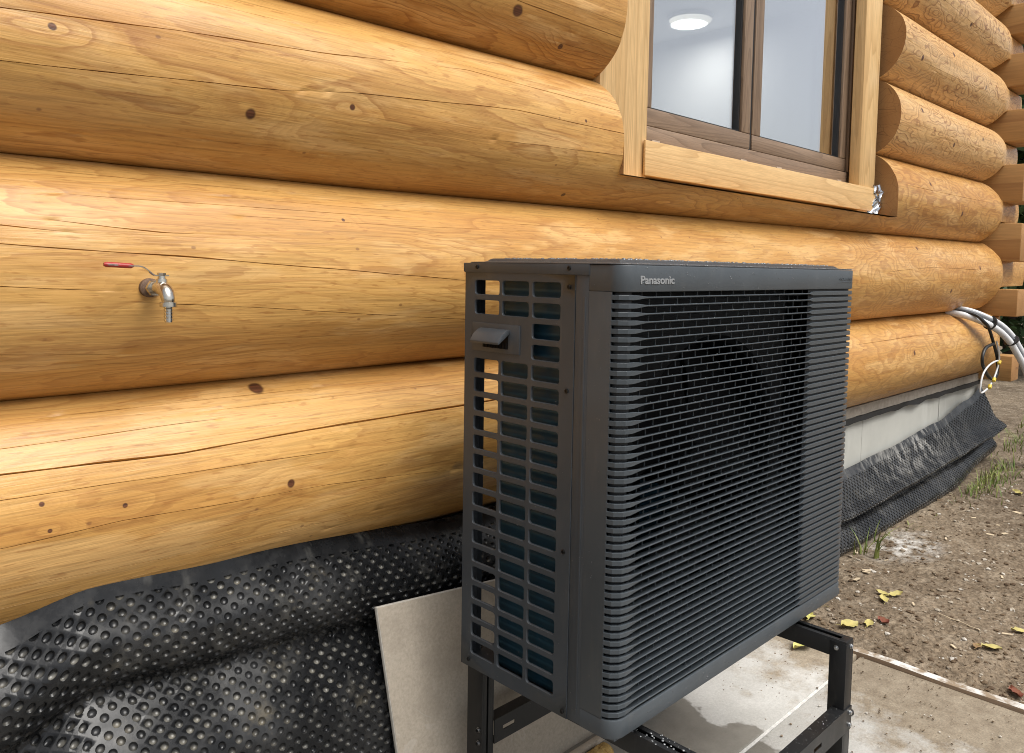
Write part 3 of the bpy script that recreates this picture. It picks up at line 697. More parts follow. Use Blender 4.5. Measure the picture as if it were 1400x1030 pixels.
# coil, L-shaped with a rounded bend
m = MB(); pa = [(.028, .118), (.028, .322)] + [(.066-.038*cos(q*pi/12), .322+.038*sin(q*pi/12)) for q in range(1, 7)] + [(.68, .36)]
pb = [(.058, .118), (.058, .322)] + [(.066-.008*cos(q*pi/12), .322+.008*sin(q*pi/12)) for q in range(1, 7)] + [(.68, .33)]
n = len(pa); m.v = [(x, y, z) for z in (.018, .836) for x, y in pa+pb]
for i in range(n-1):
    for o_ in (0, n): m.f.append((o_+i, o_+i+1, 2*n+o_+i+1, 2*n+o_+i))
    m.f.append((i, i+1, n+i+1, n+i)); m.f.append((2*n+i, 2*n+i+1, 3*n+i+1, 3*n+i))
m.f.append((0, n, 3*n, 2*n)); m.f.append((n-1, 2*n-1, 4*n-1, 3*n-1)); m.build('coil', M_coil, hp)
# fan: shroud plate with a round mouth, blades and hub
FX, FZ, FR = .370, .425, .292
m = MB(); N = 72; x0, x1, z0, z1 = .066, .688, .014, .838; out = []; 
def rectpt(a):
    c_, s_ = cos(a), sin(a); k = 1e9
    if c_ > 1e-9: k = min(k, (x1-FX)/c_)
    if c_ < -1e-9: k = min(k, (x0-FX)/c_)
    if s_ > 1e-9: k = min(k, (z1-FZ)/s_)
    if s_ < -1e-9: k = min(k, (z0-FZ)/s_)
    return FX+c_*k, FZ+s_*k
an = sorted([2*pi*i/N for i in range(N)] + [atan2(b-FZ, a-FX) % (2*pi) for a in (x0, x1) for b in (z0, z1)]); N = len(an)
for a in an:
    x, z = rectpt(a); m.v += [(x, .045, z), (FX+FR*cos(a), .045, FZ+FR*sin(a)), (FX+(FR-.012)*cos(a), .055, FZ+(FR-.012)*sin(a)), (FX+(FR-.014)*cos(a), .12, FZ+(FR-.014)*sin(a))]
for i in range(N):
    j = (i+1) % N
    for k in range(3): m.f.append((i*4+k, j*4+k, j*4+k+1, i*4+k+1))
m.build('fan_shroud', M_shroud, hp, smooth=30)
m = MB(); m.lathe((FX, .075, FZ), (0, 1, 0), [(0, .02), (.004, .045), (.02, .055), (.07, .058)], 24)
for b in range(3):
    vs = []; fs = []; nr, na = 6, 8
    for i in range(nr+1):
        rad = .05 + (FR-.07)*i/nr; sweep = radians(20+62*min(1, .55+.45*i/nr))
        for j in range(na+1):
            q = b*2*pi/3 + .3 + .35*i/nr + sweep*(j/na-.5)*1.25; vs.append((FX+rad*cos(q), .085+.055*j/na+.01*sin(pi*j/na), FZ+rad*sin(q)))
    o = len(vs); vs += [(x, y+.004, z) for x, y, z in vs]
    for i in range(nr):
        for j in range(na):
            a = i*(na+1)+j; fs += [(a, a+1, a+na+2, a+na+1), (o+a, o+a+na+1, o+a+na+2, o+a+1)]
    m.add(vs, fs)
m.build('fan', M_in, hp, smooth=40, recalc=False)
m = MB(); m.lathe((FX, .15, FZ), (0, 1, 0), [(0, .05), (.08, .05)], 20); m.box(FX-.02, FX+.02, .24, .255, .02, .835); m.build('fan_motor', M_in, hp)
# rain drops on lid and front
t = NT('water_drop'); M_drop = t.bsdf((.13, .135, .14), .06, 0, .8, None, .8, .03)
m = MB()
def drop(c, nrm, r0):
    nrm = Vector(nrm); tt = Vector((1,0,0)) if abs(nrm.x) < .5 else Vector((0,0,1)); e1 = nrm.cross(tt).normalized(); e2 = nrm.cross(e1); c = Vector(c)
    vs = [c + nrm*r0*.55]; fs = []; n = 7
    for k in range(n):
        q = 2*pi*k/n; vs.append(c + (e1*cos(q)+e2*sin(q))*r0*.72 + nrm*r0*.38)
    for k in range(n):
        q = 2*pi*k/n; vs.append(c + (e1*cos(q)+e2*sin(q))*r0 - nrm*r0*.05)
    for k in range(n): j = (k+1) % n; fs += [(0, 1+k, 1+j), (1+k, 1+n+k, 1+n+j, 1+j)]
    m.add(vs, fs)
for i in range(1500):
    x, y = random.uniform(.05, W-.05), random.uniform(.045, D-.045); drop((x, y, .8692), (0,0,1), random.choice((.0015,.002,.0028,.0036,.0045)))
for i in range(500): drop((random.uniform(.02, W-.01), random.uniform(.002, .03), .8613), (0,0,1), random.uniform(.0009, .002))
for i in range(170): drop((random.uniform(.033, W-.03), -.0003, random.choice((random.uniform(.815,.857), random.uniform(.003,.034)))), (0,-1,0), random.uniform(.0006, .0012))
for i in range(420):
    k = int(NS*random.random()**.7); drop((random.uniform(.07, .71), random.uniform(.0005, .006), Z0-PITCH*k+.0013), (0,-.3,.95), random.uniform(.0005, .0011))
for i in range(90): drop((-.0005, random.uniform(.01,.4), random.uniform(.02,.85)), (-1,0,0), random.uniform(.0005, .0010))
dr = m.build('water_drops', M_drop, hp, smooth=80, recalc=False); dr['kind'] = 'stuff'

# ================================================================== STAND
st = empty('equipment_stand', 'black steel stand with bolted legs carrying the grey heat pump', 'stand')
RZ1, RZ0 = -.030, -.074
def channel_y(x0, x1, y0, y1):      # rail with an open slot on top
    m = MB(); t_ = .0025
    m.box(x0, x0+t_, y0, y1, RZ0, RZ1); m.box(x1-t_, x1, y0, y1, RZ0, RZ1); m.box(x0+t_, x1-t_, y0, y1, RZ0, RZ0+t_)
    m.box(x0+t_, x0+.012, y0+.001, y1-.001, RZ1-t_, RZ1-.0002); m.box(x1-.012, x1-t_, y0+.001, y1-.001, RZ1-t_, RZ1-.0002); m.box(x0+t_, x1-t_, y0-.0001, y0+.02, RZ0+t_, RZ1-.0001)
    return m
XR = [(.097, .131), (.766, .804)]; YF, YBk = -.103, .500
def bolt(p, axis, parent): 
    m = MB(); m.lathe(p, axis, [(0,.0062),(.001,.0062),(.0012,.0050),(.0042,.0048),(.0052,.0036)], 8); m.build('bolt', M_galv, parent)
for x0, x1 in XR:
    channel_y(x0, x1, YF, YBk).build('rail', M_stand, st, bevel=.0006)
    for yy, s_ in ((YF, 1), (YBk, -1)):
        m = MB(); ya, yb_ = (yy-.0012, yy+.040) if s_ > 0 else (yy-.050, yy+.0012); t_ = .0025
        zt_ = RZ0-.0004
        m.box(x0-.0012, x0+t_, ya, yb_, GZ+.003, RZ1-.006); m.box(x1-t_, x1+.0012, ya, yb_, GZ+.003, RZ1-.006)
        if s_ > 0: m.box(x0+t_, x1-t_, ya, ya+t_, GZ+.003, RZ1-.001)
        else: m.box(x0+t_, x1-t_, yb_-t_, yb_, GZ+.003, RZ1-.001); 
        if s_ < 0: m.box(x0+t_, x0+.013, ya, ya+t_, GZ+.003, RZ0); m.box(x0+.018, x1-t_, ya, ya+t_, GZ+.003, RZ0); m.box(x0+t_, x1-t_, ya+.006, ya+.009, GZ+.003, RZ0)
        leg = m.build('leg', M_stand, st, bevel=.0007)
        m = MB(); m.box(x0-.004, x1+.004, ya-.004, yb_+.004, GZ+.0045, GZ+.0085); m.build('foot_plate', M_stand, leg, bevel=.001)
        for z in (RZ1-.020,):
            bolt((x0-.0013, (ya+yb_)/2+.004*s_, z), (-1,0,0), leg) if s_ > 0 else None
            if s_ > 0: bolt((x0+.024, ya-.0001, z+.004), (0,-1,0), leg)
for yy, s_ in ((YF, 1), (YBk, -1)):
    y0, y1 = (yy-.0042, yy-.0016) if s_ > 0 else (yy-.050-.0032, yy-.0506)
    m = MB(); zt_, z_ = -.198, -.256; xa, xb = XR[0][0], XR[1][1]
    # angle section, slotted face, flange turned inwards
    slots = [(.16, .20), (.30, .34), (.45, .49), (.60, .64)]; xp = xa-.0
    if s_ < 0: xp = xa+.0355
    edges = [xp] + [q for s2 in slots for q in s2] + [xb+.001]
    for i in range(0, len(edges), 2): m.box(edges[i], edges[i+1], y0, y1, z_, zt_)
    for a, b in slots: m.box(a, b, y0, y1, -.222, zt_); m.box(a, b, y0, y1, z_, -.232)
    m.box(xp, xb+.001, y1, y1+.030, zt_-.0026, zt_-.0001); m.box(xp, xb+.001, y1, y1+.022, z_+.0001, z_+.0026)
    beam = m.build('cross_beam', M_stand, st, smooth=30)
    for xx in (XR[0][0]+.010, XR[1][0]+.028):
        for z in (-.212, -.243):
            if s_ > 0: bolt((xx, y0-.0001, z), (0,-1,0), beam)
            else: bolt((XR[0][0]-.0013, y0+.014, z), (-1,0,0), beam)
for x0, x1 in XR:
    for y in (.055, .345):
        m = MB(); m.lathe(((x0+x1)/2, y, RZ1), (0,0,1), [(0,.021),(.004,.022),(.022,.019),(.0255,.019)], 20); m.build('rubber_foot', M_rubber, st, smooth=40)
m = MB()
for i in range(110):
    x = random.uniform(.3, .8); 
    m2 = m; drop((x, YF-.0042+.03*random.random(), -.1985), (0,0,1), random.uniform(.0007, .002))
for i in range(60): drop((random.uniform(*XR[0]), random.uniform(YF, .1), RZ1+.0001), (0,0,1), random.uniform(.001, .003))
dr = m.build('water_drops', M_drop, st, smooth=80, recalc=False); dr['kind'] = 'stuff'

# ================================================================== DIMPLED MEMBRANE
t = NT('black_dimpled_sheet'); P = t.coord
n = t.noise(P, 4.5, 5, .65); n2 = t.noise(P, 26, 4, .65); n3 = t.noise(t.vec('MULTIPLY', P, (22, 22, 5)), 1, 4, .6)
dust = t.math('MULTIPLY', t.rng(n, .46, .66), t.rng(n2, .3, .65, .25, 1)); streak = t.math('MULTIPLY', t.rng(n3, .58, .75), .5)
c = t.mix(t.math('MULTIPLY', dust, .22), (.0095, .010, .011), (.20, .20, .20)); c = t.mix(t.math('MULTIPLY', streak, .35), c, (.30, .29, .26))
sp = t.n('ShaderNodeSeparateXYZ'); t.set(sp.inputs[0], P)
lm = t.math('MULTIPLY', t.rng(t.math('ABSOLUTE', t.math('SUBTRACT', sp.outputs[0], 3.7)), .2, .9, 1, 0), t.math('MULTIPLY', t.rng(sp.outputs[2], -.30, -.16), t.rng(n3, .46, .62)))
c = t.mix(t.math('MULTIPLY', lm, .55), c, (.46, .45, .42))
mud = t.rng(t.noise(P, 11, 5, .7), .56, .72, 0, .7); mud = t.math('MULTIPLY', mud, t.rng(n, .5, .62)); c = t.mix(mud, c, (.15, .125, .08))
ca = t.n('ShaderNodeAttribute', attribute_name='cup').outputs['Fac']     # dust in the cups, plus the lit look of their upward-facing sides painted in
gn = t.n('ShaderNodeSeparateXYZ'); t.set(gn.inputs[0], t.n('ShaderNodeNewGeometry').outputs['Normal'])
cd = t.math('MULTIPLY', t.math('MULTIPLY', ca, t.rng(t.noise(P, 17, 3, .6), .44, .64, .0, 1)), t.rng(gn.outputs[2], .2, .8)); c = t.mix(t.math('MULTIPLY', cd, .75), c, t.mix(t.rng(n, .4, .6), (.26, .25, .22), (.17, .15, .11)))
M_memb = t.bsdf(c, t.rng(n2, .3, .7, .16, .40), 0, .36, t.bump(n2, .12, .003))
def mprof(x):
    """section of the sheet at x, top edge to ground: list of (y, z)"""
    zt_ = interps([(-1.2,.10),(-.80,.225),(-.64,.283),(-.40,.262),(.32,.186),(1.2,.09),(2.0,-.04),(2.72,-.150),(3.4,-.125),(4.25,-.075),(4.9,.0),(5.33,.075)], x)
    yt_ = interps([(-1.2,.74),(-.80,.715),(-.64,.695),(-.40,.70),(.32,.748),(1.2,.77),(2.0,.80),(2.72,.795),(4.25,.79),(5.33,.80)], x)
    w = .02*noise.noise(Vector((x*1.3, 2, 5))); k = sm(.6, 2.4, x)
    left = [(yt_, zt_), (.668+w, zt_-.070), (.640+w, zt_-.125), (.658+w, zt_-.185), (.692, zt_-.222), (.662-w, zt_-.265), (.605-w, zt_-.345), (.590, zt_-.44), (.60, min(zt_-.56, -.36)), (.585, GZ+.004)]
    fold = sm(4.0, 5.2, x)
    right = [(yt_, zt_), (.745+w, lerp(zt_, GZ, .22)), (.70, lerp(zt_, GZ, .40)), (.655-.03*fold, lerp(zt_, GZ, .52)), (.665+.04*fold, lerp(zt_, GZ, .60)), (.69+.06*fold, lerp(zt_, GZ, .655)),
             (.66+.05*fold, lerp(zt_, GZ, .71)), (.63+.05*fold, lerp(zt_, GZ, .80)), (.612+.09*fold, lerp(zt_, GZ, .90)), (.625+.12*fold, GZ+.003)]
    return [(lerp(a[0], b[0], k), lerp(a[1], b[1], k)) for a, b in zip(left, right)]
_pc = {}
def msurf(x, s):
    """point and outward normal at arclength s below the top edge"""
    key = round(x, 3)
    if key not in _pc:
        P3 = catmull([(0, a, b) for a, b in mprof(key)], 10); cum = [0]
        for a, b in zip(P3, P3[1:]): cum.append(cum[-1]+(b-a).length)
        _pc[key] = (P3, cum)
    P3, cum = _pc[key]
    if s >= cum[-1]: i, q = len(P3)-2, 1.0
    else:
        lo, hi = 0, len(cum)-1
        while hi-lo > 1:
            md = (lo+hi)//2
            if cum[md] <= s: lo = md
            else: hi = md
        i = lo; q = (s-cum[i])/max(cum[i+1]-cum[i], 1e-9)
    p = P3[i].lerp(P3[i+1], q); d = (P3[min(i+2, len(P3)-1)]-P3[max(i-1, 0)]).normalized()
    return Vector((x, p.y, p.z)), Vector((0, d.z, -d.y)), cum[-1]
AX, AZ = .0344, .0312; BORDER = .046
m = MB(); key = {}
def mv(x, s, dep=0):
    x = min(max(x, -1.15), 5.24); s = max(s, 0)
    p, nn_, tot = msurf(x, s); p = p + nn_*(-dep) if nn_.y < 0 else p + nn_*dep
    p.y += .003*noise.noise(Vector((x*7, s*7, 1)))
    return p
# plain border strip
nxs = [-1.15 + AX/2*i for i in range(int(6.39/(AX/2))+1)]
rb = 4
for i, x in enumerate(nxs):
    for j in range(rb+1): m.v.append(mv(x, BORDER*j/rb))
for i in range(len(nxs)-1):
    for j in range(rb): a = i*(rb+1)+j; m.f.append((a, a+rb+1, a+rb+2, a+1))
X = -1.15; ci = 0; cups = [0.0]*len(m.v)
while X < 5.24:
    tot = msurf(min(X, 5.22), 0)[2]; rows_ = int((tot-BORDER)/(AZ/2))+2
    hi_res = X < 1.2
    skip = .75 < X < 2.15      # lies behind the heat pump, seen by nobody
    N = 12 if hi_res else 8
    for rj in range(rows_):
        if (rj + ci) % 2: continue
        sc = BORDER + rj*AZ/2; o = len(m.v)
        if hi_res: rings = [(.0083, .0), (.0075, .0010), (.0067, .0044), (.0046, .0060), (.0, .0064)]
        else: rings = [(.0088, .0), (.0072, .0046), (.0, .0066)]
        def diamond(a):
            c_, s_ = cos(a), sin(a); k = 1/(abs(c_)/(AX/2)+abs(s_)/(AZ/2)); return c_*k, s_*k
        vs = []
        for k in range(N):
            a = 2*pi*k/N; dx, ds = diamond(a)
            if rj == 0 and ds < 0: ds = 0
            vs.append(mv(X+dx, sc+ds))
        for rr_, dp in rings[:-1]:
            for k in range(N): a = 2*pi*k/N; vs.append(mv(X+rr_*cos(a), sc+(rr_*sin(a) if not (rj == 0 and sin(a) < 0) else rr_*sin(a)), dp))
        vs.append(mv(X, sc, rings[-1][1])); fs = []
        for q in range(len(rings)-1):
            for k in range(N): j = (k+1) % N; fs.append((q*N+k, q*N+j, (q+1)*N+j, (q+1)*N+k))
        l = (len(rings)-1)*N
        for k in range(N): fs.append((l+k, l+(k+1) % N, l+N))
        m.add(vs, fs); cups += [0.0]*(2*N) + [.5]*N + [1.0]*(len(vs)-3*N)
    X += AX/2; ci += 1
memb = m.build('dimpled_membrane', M_memb, smooth=50, recalc=False)
at_ = memb.data.attributes.new('cup', 'FLOAT', 'POINT'); at_.data.foreach_set('value', cups)
tag(memb, 'black dimpled plastic foundation membrane sagging below the lowest log', 'membrane')

# ================================================================== LEANING BOARD and floor strips
t = NT('grey_brown_panel'); n = t.noise(t.coord, 5, 4, .6); n2 = t.noise(t.coord, 140, 4, .7); n3 = t.noise(t.coord, 30, 3, .6)
c = t.mix(t.rng(n, .3, .7), (.47, .41, .33), (.41, .352, .28)); c = t.mix(1, c, t.ramp(n2, [(.3, .85), (.7, 1.15)]), 'MULTIPLY')
sw = t.rng(t.math('ABSOLUTE', t.math('SUBTRACT', t.noise(t.vec('MULTIPLY', t.coord, (9, 9, 6)), 1, 2, .5, 1.2), .5)), .004, .02, .35, 0); sw = t.math('MULTIPLY', sw, t.rng(t.noise(t.coord, 7, 1), .5, .6))
c = t.mix(sw, c, (.56, .52, .46)); c = t.mix(t.rng(t.noise(t.coord, 11, 4, .6), .52, .60, 0, .35), c, (.33, .28, .22)); c = t.mix(t.rng(t.voro(t.coord, 55), .1, .2, .2, 0), c, (.52, .48, .42))
M_board = t.bsdf(c, .55, 0, .4, t.bump(n2, .12, .001))
M_boardedge = simple('pale_board_core', (.55, .52, .46), .8, var=.15, scale=80)
bt = Vector((-.082, .612, .082)); tr_ = Vector((.262, .603, .052)); bl = Vector((-.052, .520, GZ+.007))
ex = (tr_-bt).normalized(); ez = (bt-bl).normalized(); en = ez.cross(ex).normalized()     # cut slightly askew
if en.y > 0: en = -en
bo = empty('leaning_board', 'grey-brown board leaning against the black membrane behind the heat pump', 'board')
hgt = (bt-bl).length; base = bl
def bplate(name, w0, w1, h0, h1, d0, d1, mat):
    m = MB(); c = [base + ex*a + ez*b + en*d for d in (d0, d1) for b in (h0, h1) for a in (w0, w1)]
    m.add(c, [(0,2,3,1),(4,5,7,6),(0,1,5,4),(2,6,7,3),(0,4,6,2),(1,3,7,5)]); return m.build(name, mat, bo, bevel=.0008)
bplate('board_core', 0, .86, 0, hgt, -.010, 0, M_boardedge); bplate('board_face', .0012, .859, .001, hgt-.0015, .0001, .0015, M_board)
m = MB(); m.box(.16, .60, .470, .488, GZ+.0045, GZ+.017); bb = m.build('board_offcut', M_board, bevel=.001); tag(bb, 'narrow grey-brown board strip lying at the foot of the leaning board', 'board strip')
t = NT('yellow_wood_fibre'); n = t.noise(t.coord, 60, 5, .75); c = t.ramp(n, [(.3, (.28, .16, .05)), (.5, (.50, .32, .11)), (.7, (.66, .48, .21))]); M_fib = t.bsdf(c, .9, 0, .2, t.bump(n, 1, .012))
m = MB(); N1, N2 = 60, 6
for i in range(N1+1):
    for j in range(N2+1):
        a = pi*j/N2; x = .17+.375*i/N1; k = .006*noise.noise(Vector((x*30, j, 2)))
        m.v.append((x, .438-.024*cos(a)*(1+k*20), GZ+.004+(.020+k)*sin(a)))
for i in range(N1):
    for j in range(N2): a = i*(N2+1)+j; m.f.append((a, a+1, a+N2+2, a+N2+1))
m.f += [tuple(range(N2+1)), tuple(N1*(N2+1)+j for j in range(N2, -1, -1))]
tag(m.build('fibre_offcut', M_fib), 'rough yellow fibre strip lying below the corner of the heat pump', 'fibre strip')

# form board along the pad edge
M_form = wood_board('weathered_form_board', 5, 1, (.34, .255, .18), (.27, .19, .125), (.16, .10, .06), 1, .8)
t = NT('plaster_smeared_board'); n = t.noise(t.vec('MULTIPLY', t.coord, (1, 1, 1)), 14, 5, .65)
c = t.mix(t.rng(n, .42, .56), (.28, .215, .15), (.66, .65, .62)); M_form2 = t.bsdf(c, .9, 0, .2, t.bump(n, .5, .004))
m = MB(); n = 40
for i in range(n+1):
    y = .46 - 2.2*i/n; j = .004*noise.noise(Vector((y*5, 0, 0))); w = .030+.004*noise.noise(Vector((y*9, 1, 0)))
    m.v += [(1.590+j, y, GZ-.06), (1.590+j, y, GZ+.012+j*.5), (1.590+w+j, y, GZ+.014+j*.5), (1.592+w+j, y, GZ-.06)]
for i in range(n):
    for k in range(4): m.f.append((i*4+k, i*4+(k+1) % 4, (i+1)*4+(k+1) % 4, (i+1)*4+k))
m.f += [(0,1,2,3), (n*4+3, n*4+2, n*4+1, n*4)]
me = m.mesh('form_board', M_form, bevel=.0015); me.materials.append(M_form2)
for p in me.polygons:
    if p.normal.z > .6: p.material_index = 1
tag(link('form_board', me), 'thin plaster-smeared wooden edging strip between concrete pad and soil', 'edging board')

# ================================================================== TAP
tap = empty('garden_tap', 'nickel garden tap with red lever sticking out of a log', 'tap')
tx, tz = -.548, .803; cy, zm, rr, lo, hi = csec(2, tx); ty = cy - sqrt(rr*rr-(tz-zm)**2)
tap.location = (tx, ty, tz); tap.scale = (.93, .95, .86)
m = MB(); m.lathe((0,.01,0), (0,-1,0), [(0,.0205),(.004,.0205),(.0125,.0195),(.0145,.015)], 20); m.build('flange', M_rust, tap)
m = MB(); m.lathe((0,-.004,0), (0,-1,0), [(0,.0105),(.016,.0105),(.0165,.0155),(.025,.0155),(.0255,.012),(.032,.012)], 20); m.lathe((0,-.0205,0), (0,-1,0), [(0,.0172),(.009,.0172)], 6); m.build('inlet', M_chrome, tap, smooth=40)
m = MB(); pts = catmull([(0,-.03,0), (0,-.045,.001), (0,-.062,0), (0,-.076,-.006), (0,-.084,-.018), (0,-.086,-.030)], 6)
rad = [interp([(0,.0115),(.2,.0135),(.45,.0150),(.7,.0130),(1,.0108)], i/(len(pts)-1)) for i in range(len(pts))]
m.tube(pts, rad, 18); m.build('body', M_chrome, tap, smooth=60)
m = MB(); m.lathe((0,-.056,.010), (0,0,1), [(0,.0105),(.010,.0095),(.0105,.0070),(.016,.0065)], 16); m.lathe((0,-.056,.026), (0,0,1), [(0,.0078),(.0055,.0078),(.0062,.006)], 6); m.build('stem', M_chrome, tap, smooth=35)
m = MB(); m.lathe((0,-.086,-.026), (0,0,-1), [(0,.0112),(.001,.0150),(.009,.0155),(.010,.0135)], 18); m.build('outlet_collar', M_chrome, tap, smooth=35)
m = MB(); pr_ = [(0,.0088)]
for i in range(4): pr_ += [(.004+.0068*i,.0068), (.0042+.0068*i,.0090), (.0085+.0068*i,.0070)]
pr_ += [(.031,.0066)]; m.lathe((0,-.086,-.036), (0,0,-1), pr_, 18); m.build('hose_barb', M_chrome2, tap, smooth=40)
lv = [(.012,-.056,.0265), (-.006,-.056,.0265), (-.014,-.056,.0275), (-.024,-.0555,.036), (-.034,-.055,.0435), (-.043,-.0545,.0455), (-.05,-.054,.0455), (-.094,-.050,.0475)]
m = MB(); P_ = catmull(lv, 5)
for p in P_: m.v += [(p.x, p.y-.0055, p.z-.0012), (p.x, p.y+.0055, p.z-.0012), (p.x, p.y+.0055, p.z+.0012), (p.x, p.y-.0055, p.z+.0012)]
for i in range(len(P_)-1):
    for k in range(4): m.f.append((i*4+k, i*4+(k+1) % 4, (i+1)*4+(k+1) % 4, (i+1)*4+k))
lever = m.build('lever', M_chrome2, tap, smooth=35)
m = MB(); g = catmull([(-.049,-.0542,.0455), (-.07,-.053,.0462), (-.080,-.0515,.047), (-.099,-.050,.0477)], 5)
m.tube(g, [.0025] + [.0052]*(len(g)-2) + [.0035], 12); m.build('grip', M_red, lever, smooth=50)

# ================================================================== CABLES at the corner
M_conduit = simple('white_conduit', (.66, .67, .68), .4, var=.08, scale=30); M_greyc = simple('grey_cable', (.20, .21, .225), .45); M_black = simple('black_cable', (.014, .014, .015), .45); M_yel = simple('yellow_tie', (.66, .48, .05), .5)
cb = empty('cable_bundle', 'white and grey conduits with black and white loops hanging from the far log groove', 'cables')
arc = [(4.40,.81,.615), (4.42,.70,.600), (4.517,.62,.558), (4.657,.57,.504), (4.765,.53,.431), (4.833,.50,.353), (4.90,.465,.255), (4.98,.43,.10), (5.1,.40,-.12), (5.2,.39,-.44)]
m = MB(); m.tube(catmull(arc, 8), .021, 12); m.build('conduit', M_conduit, cb, smooth=60)
m = MB(); m.tube(catmull([(x+.02, y-.004, z+.030) for x, y, z in arc], 8), .012, 10); m.build('conduit', M_greyc, cb, smooth=60)
m = MB(); m.tube(catmull([(x+.055, y-.004, z+.030) for x, y, z in arc], 8), .018, 10); m.build('conduit', M_conduit, cb, smooth=60)
for q in (2.35, 4.15):
    i = int(q); p = Vector(arc[i]).lerp(Vector(arc[i+1]), q-i); d = Vector(arc[i+1])-Vector(arc[i]); m = MB(); m.lathe(p+Vector((.022,0,.015)), d, [(-.005,.046),(.005,.046)], 14); m.build('tie', M_black, cb)
bk = [(4.40,.80,.625), (4.43,.66,.612), (4.46,.60,.560), (4.559,.60,.52), (4.676,.60,.425), (4.78,.60,.328), (4.813,.60,.253), (4.791,.60,.197), (4.70,.60,.185), (4.60,.60,.215), (4.475,.60,.289), (4.455,.60,.347), (4.52,.60,.398), (4.67,.597,.415)]
m = MB(); m.tube(catmull(bk, 8), .0105, 8); m.build('cable', M_black, cb, smooth=60)
wk = [(4.70,.588,.43), (4.74,.585,.376), (4.776,.585,.306), (4.71,.585,.215), (4.591,.585,.149), (4.42,.585,.122), (4.387,.585,.160), (4.431,.585,.238), (4.548,.585,.284), (4.692,.583,.302), (4.778,.582,.296)]
m = MB(); m.tube(catmull(wk, 8), .0058, 8); m.build('cable', M_conduit, cb, smooth=60)
for (p, s_) in (((4.745,.573,.295), .034), ((4.645,.573,.190), .034), ((4.555,.573,.152), .03)):
    m = MB(); m.lathe(Vector(p)+Vector((-s_/2,0,-s_*.4)), (1,.1,.8), [(0,.006),(.004,.011),(.03,.011),(.036,.005)], 8); m.build('tie', M_yel, cb, smooth=40)

# ---- crumpled foil tape at the casing corner
t = NT('aluminium_foil'); M_foil = t.bsdf(t.mix(t.rng(t.noise(t.coord, 30, 3), .3, .7), (.62, .63, .65), (.42, .44, .47)), .16, 1, .5)
m = MB(); n = 12
for i in range(n+1):
    for j in range(n+1):
        a, b = i/n, j/n; x = 2.955 + .12*a; z = 1.135 + .16*b; y = .742 - .02*(1-abs(2*a-1))
        q = Vector((a*4, b*4, 3)); y += .022*noise.noise(q*1.1) + .010*noise.noise(q*3); x += .02*noise.noise(q*1.3+Vector((5,5,5))); z += .02*noise.noise(q*1.2+Vector((9,1,5)))
        if b < .5: x -= .055*(1-2*b); z += .02*a
        m.v.append((x, y, z))
for i in range(n):
    for j in range(n): a = i*(n+1)+j; m.f.append((a, a+n+1, a+n+2, a+1))
fo = m.mesh('foil_tape', M_foil, smooth=0, recalc=False); fob = link('foil_tape', fo); sl = fob.modifiers.new('thickness', 'SOLIDIFY'); sl.thickness = .0006
tag(fob, 'crumpled silver foil tape at the lower right window casing corner', 'tape')
# sealing rope beside the right casing
m = MB(); pp = []
for i in range(400):
    z = SILL+.02+1.5*i/399; q = z*170; pp.append((3.008+.004*cos(q), .770+.004*sin(q), z))
m.tube(pp, .006, 6); m.build('sealing_rope', simple('hemp_rope', (.16, .10, .055), .9), win, smooth=60)

# ================================================================== GROUND LITTER
def tri_leaf(size, curl, seed):
    m = MB(); rnd = random.Random(seed); n = 7; L_ = size
    for i in range(n+1):
        a = i/n; w = size*.27*sin(pi*min(1, a*.92+.06))**.8*(.8+.5*rnd.random())
        for j in (-1, 0, 1):
            m.v.append((L_*(a-.5), w*j, curl*size*(.35*j*j+.5*(a-.4)**2) + .10*size*rnd.random() + (.0 if j else -.04*size)))
    for i in range(n):
        for j in range(2): a = i*3+j; m.f.append((a, a+3, a+4, a+1))
    m.tube([(-L_*.5, 0, 0), (-L_*.62, .004, .002), (-L_*.75, .006, .001)], .0008, 5)
    return m
def leaf_mat(name, c1, c2):
    t = NT(name); n = t.noise(t.coord, 40, 4, .6); c = t.mix(t.rng(n, .35, .65), c1, c2); v = t.rng(t.voro(t.coord, 90), .08, .2, .6, 0); c = t.mix(t.math('MULTIPLY', v, t.rng(n, .5, .6)), c, (.16, .09, .03))
    return t.bsdf(c, .55, 0, .3, t.bump(n, .3, .003))
ML = {'y': leaf_mat('yellow_leaf', (.52, .44, .16), (.40, .35, .13)), 'g': leaf_mat('green_yellow_leaf', (.46, .47, .13), (.58, .52, .19)), 'r': leaf_mat('red_leaf', (.17, .045, .035), (.24, .10, .06)), 'b': leaf_mat('brown_leaf', (.20, .12, .06), (.30, .20, .10))}
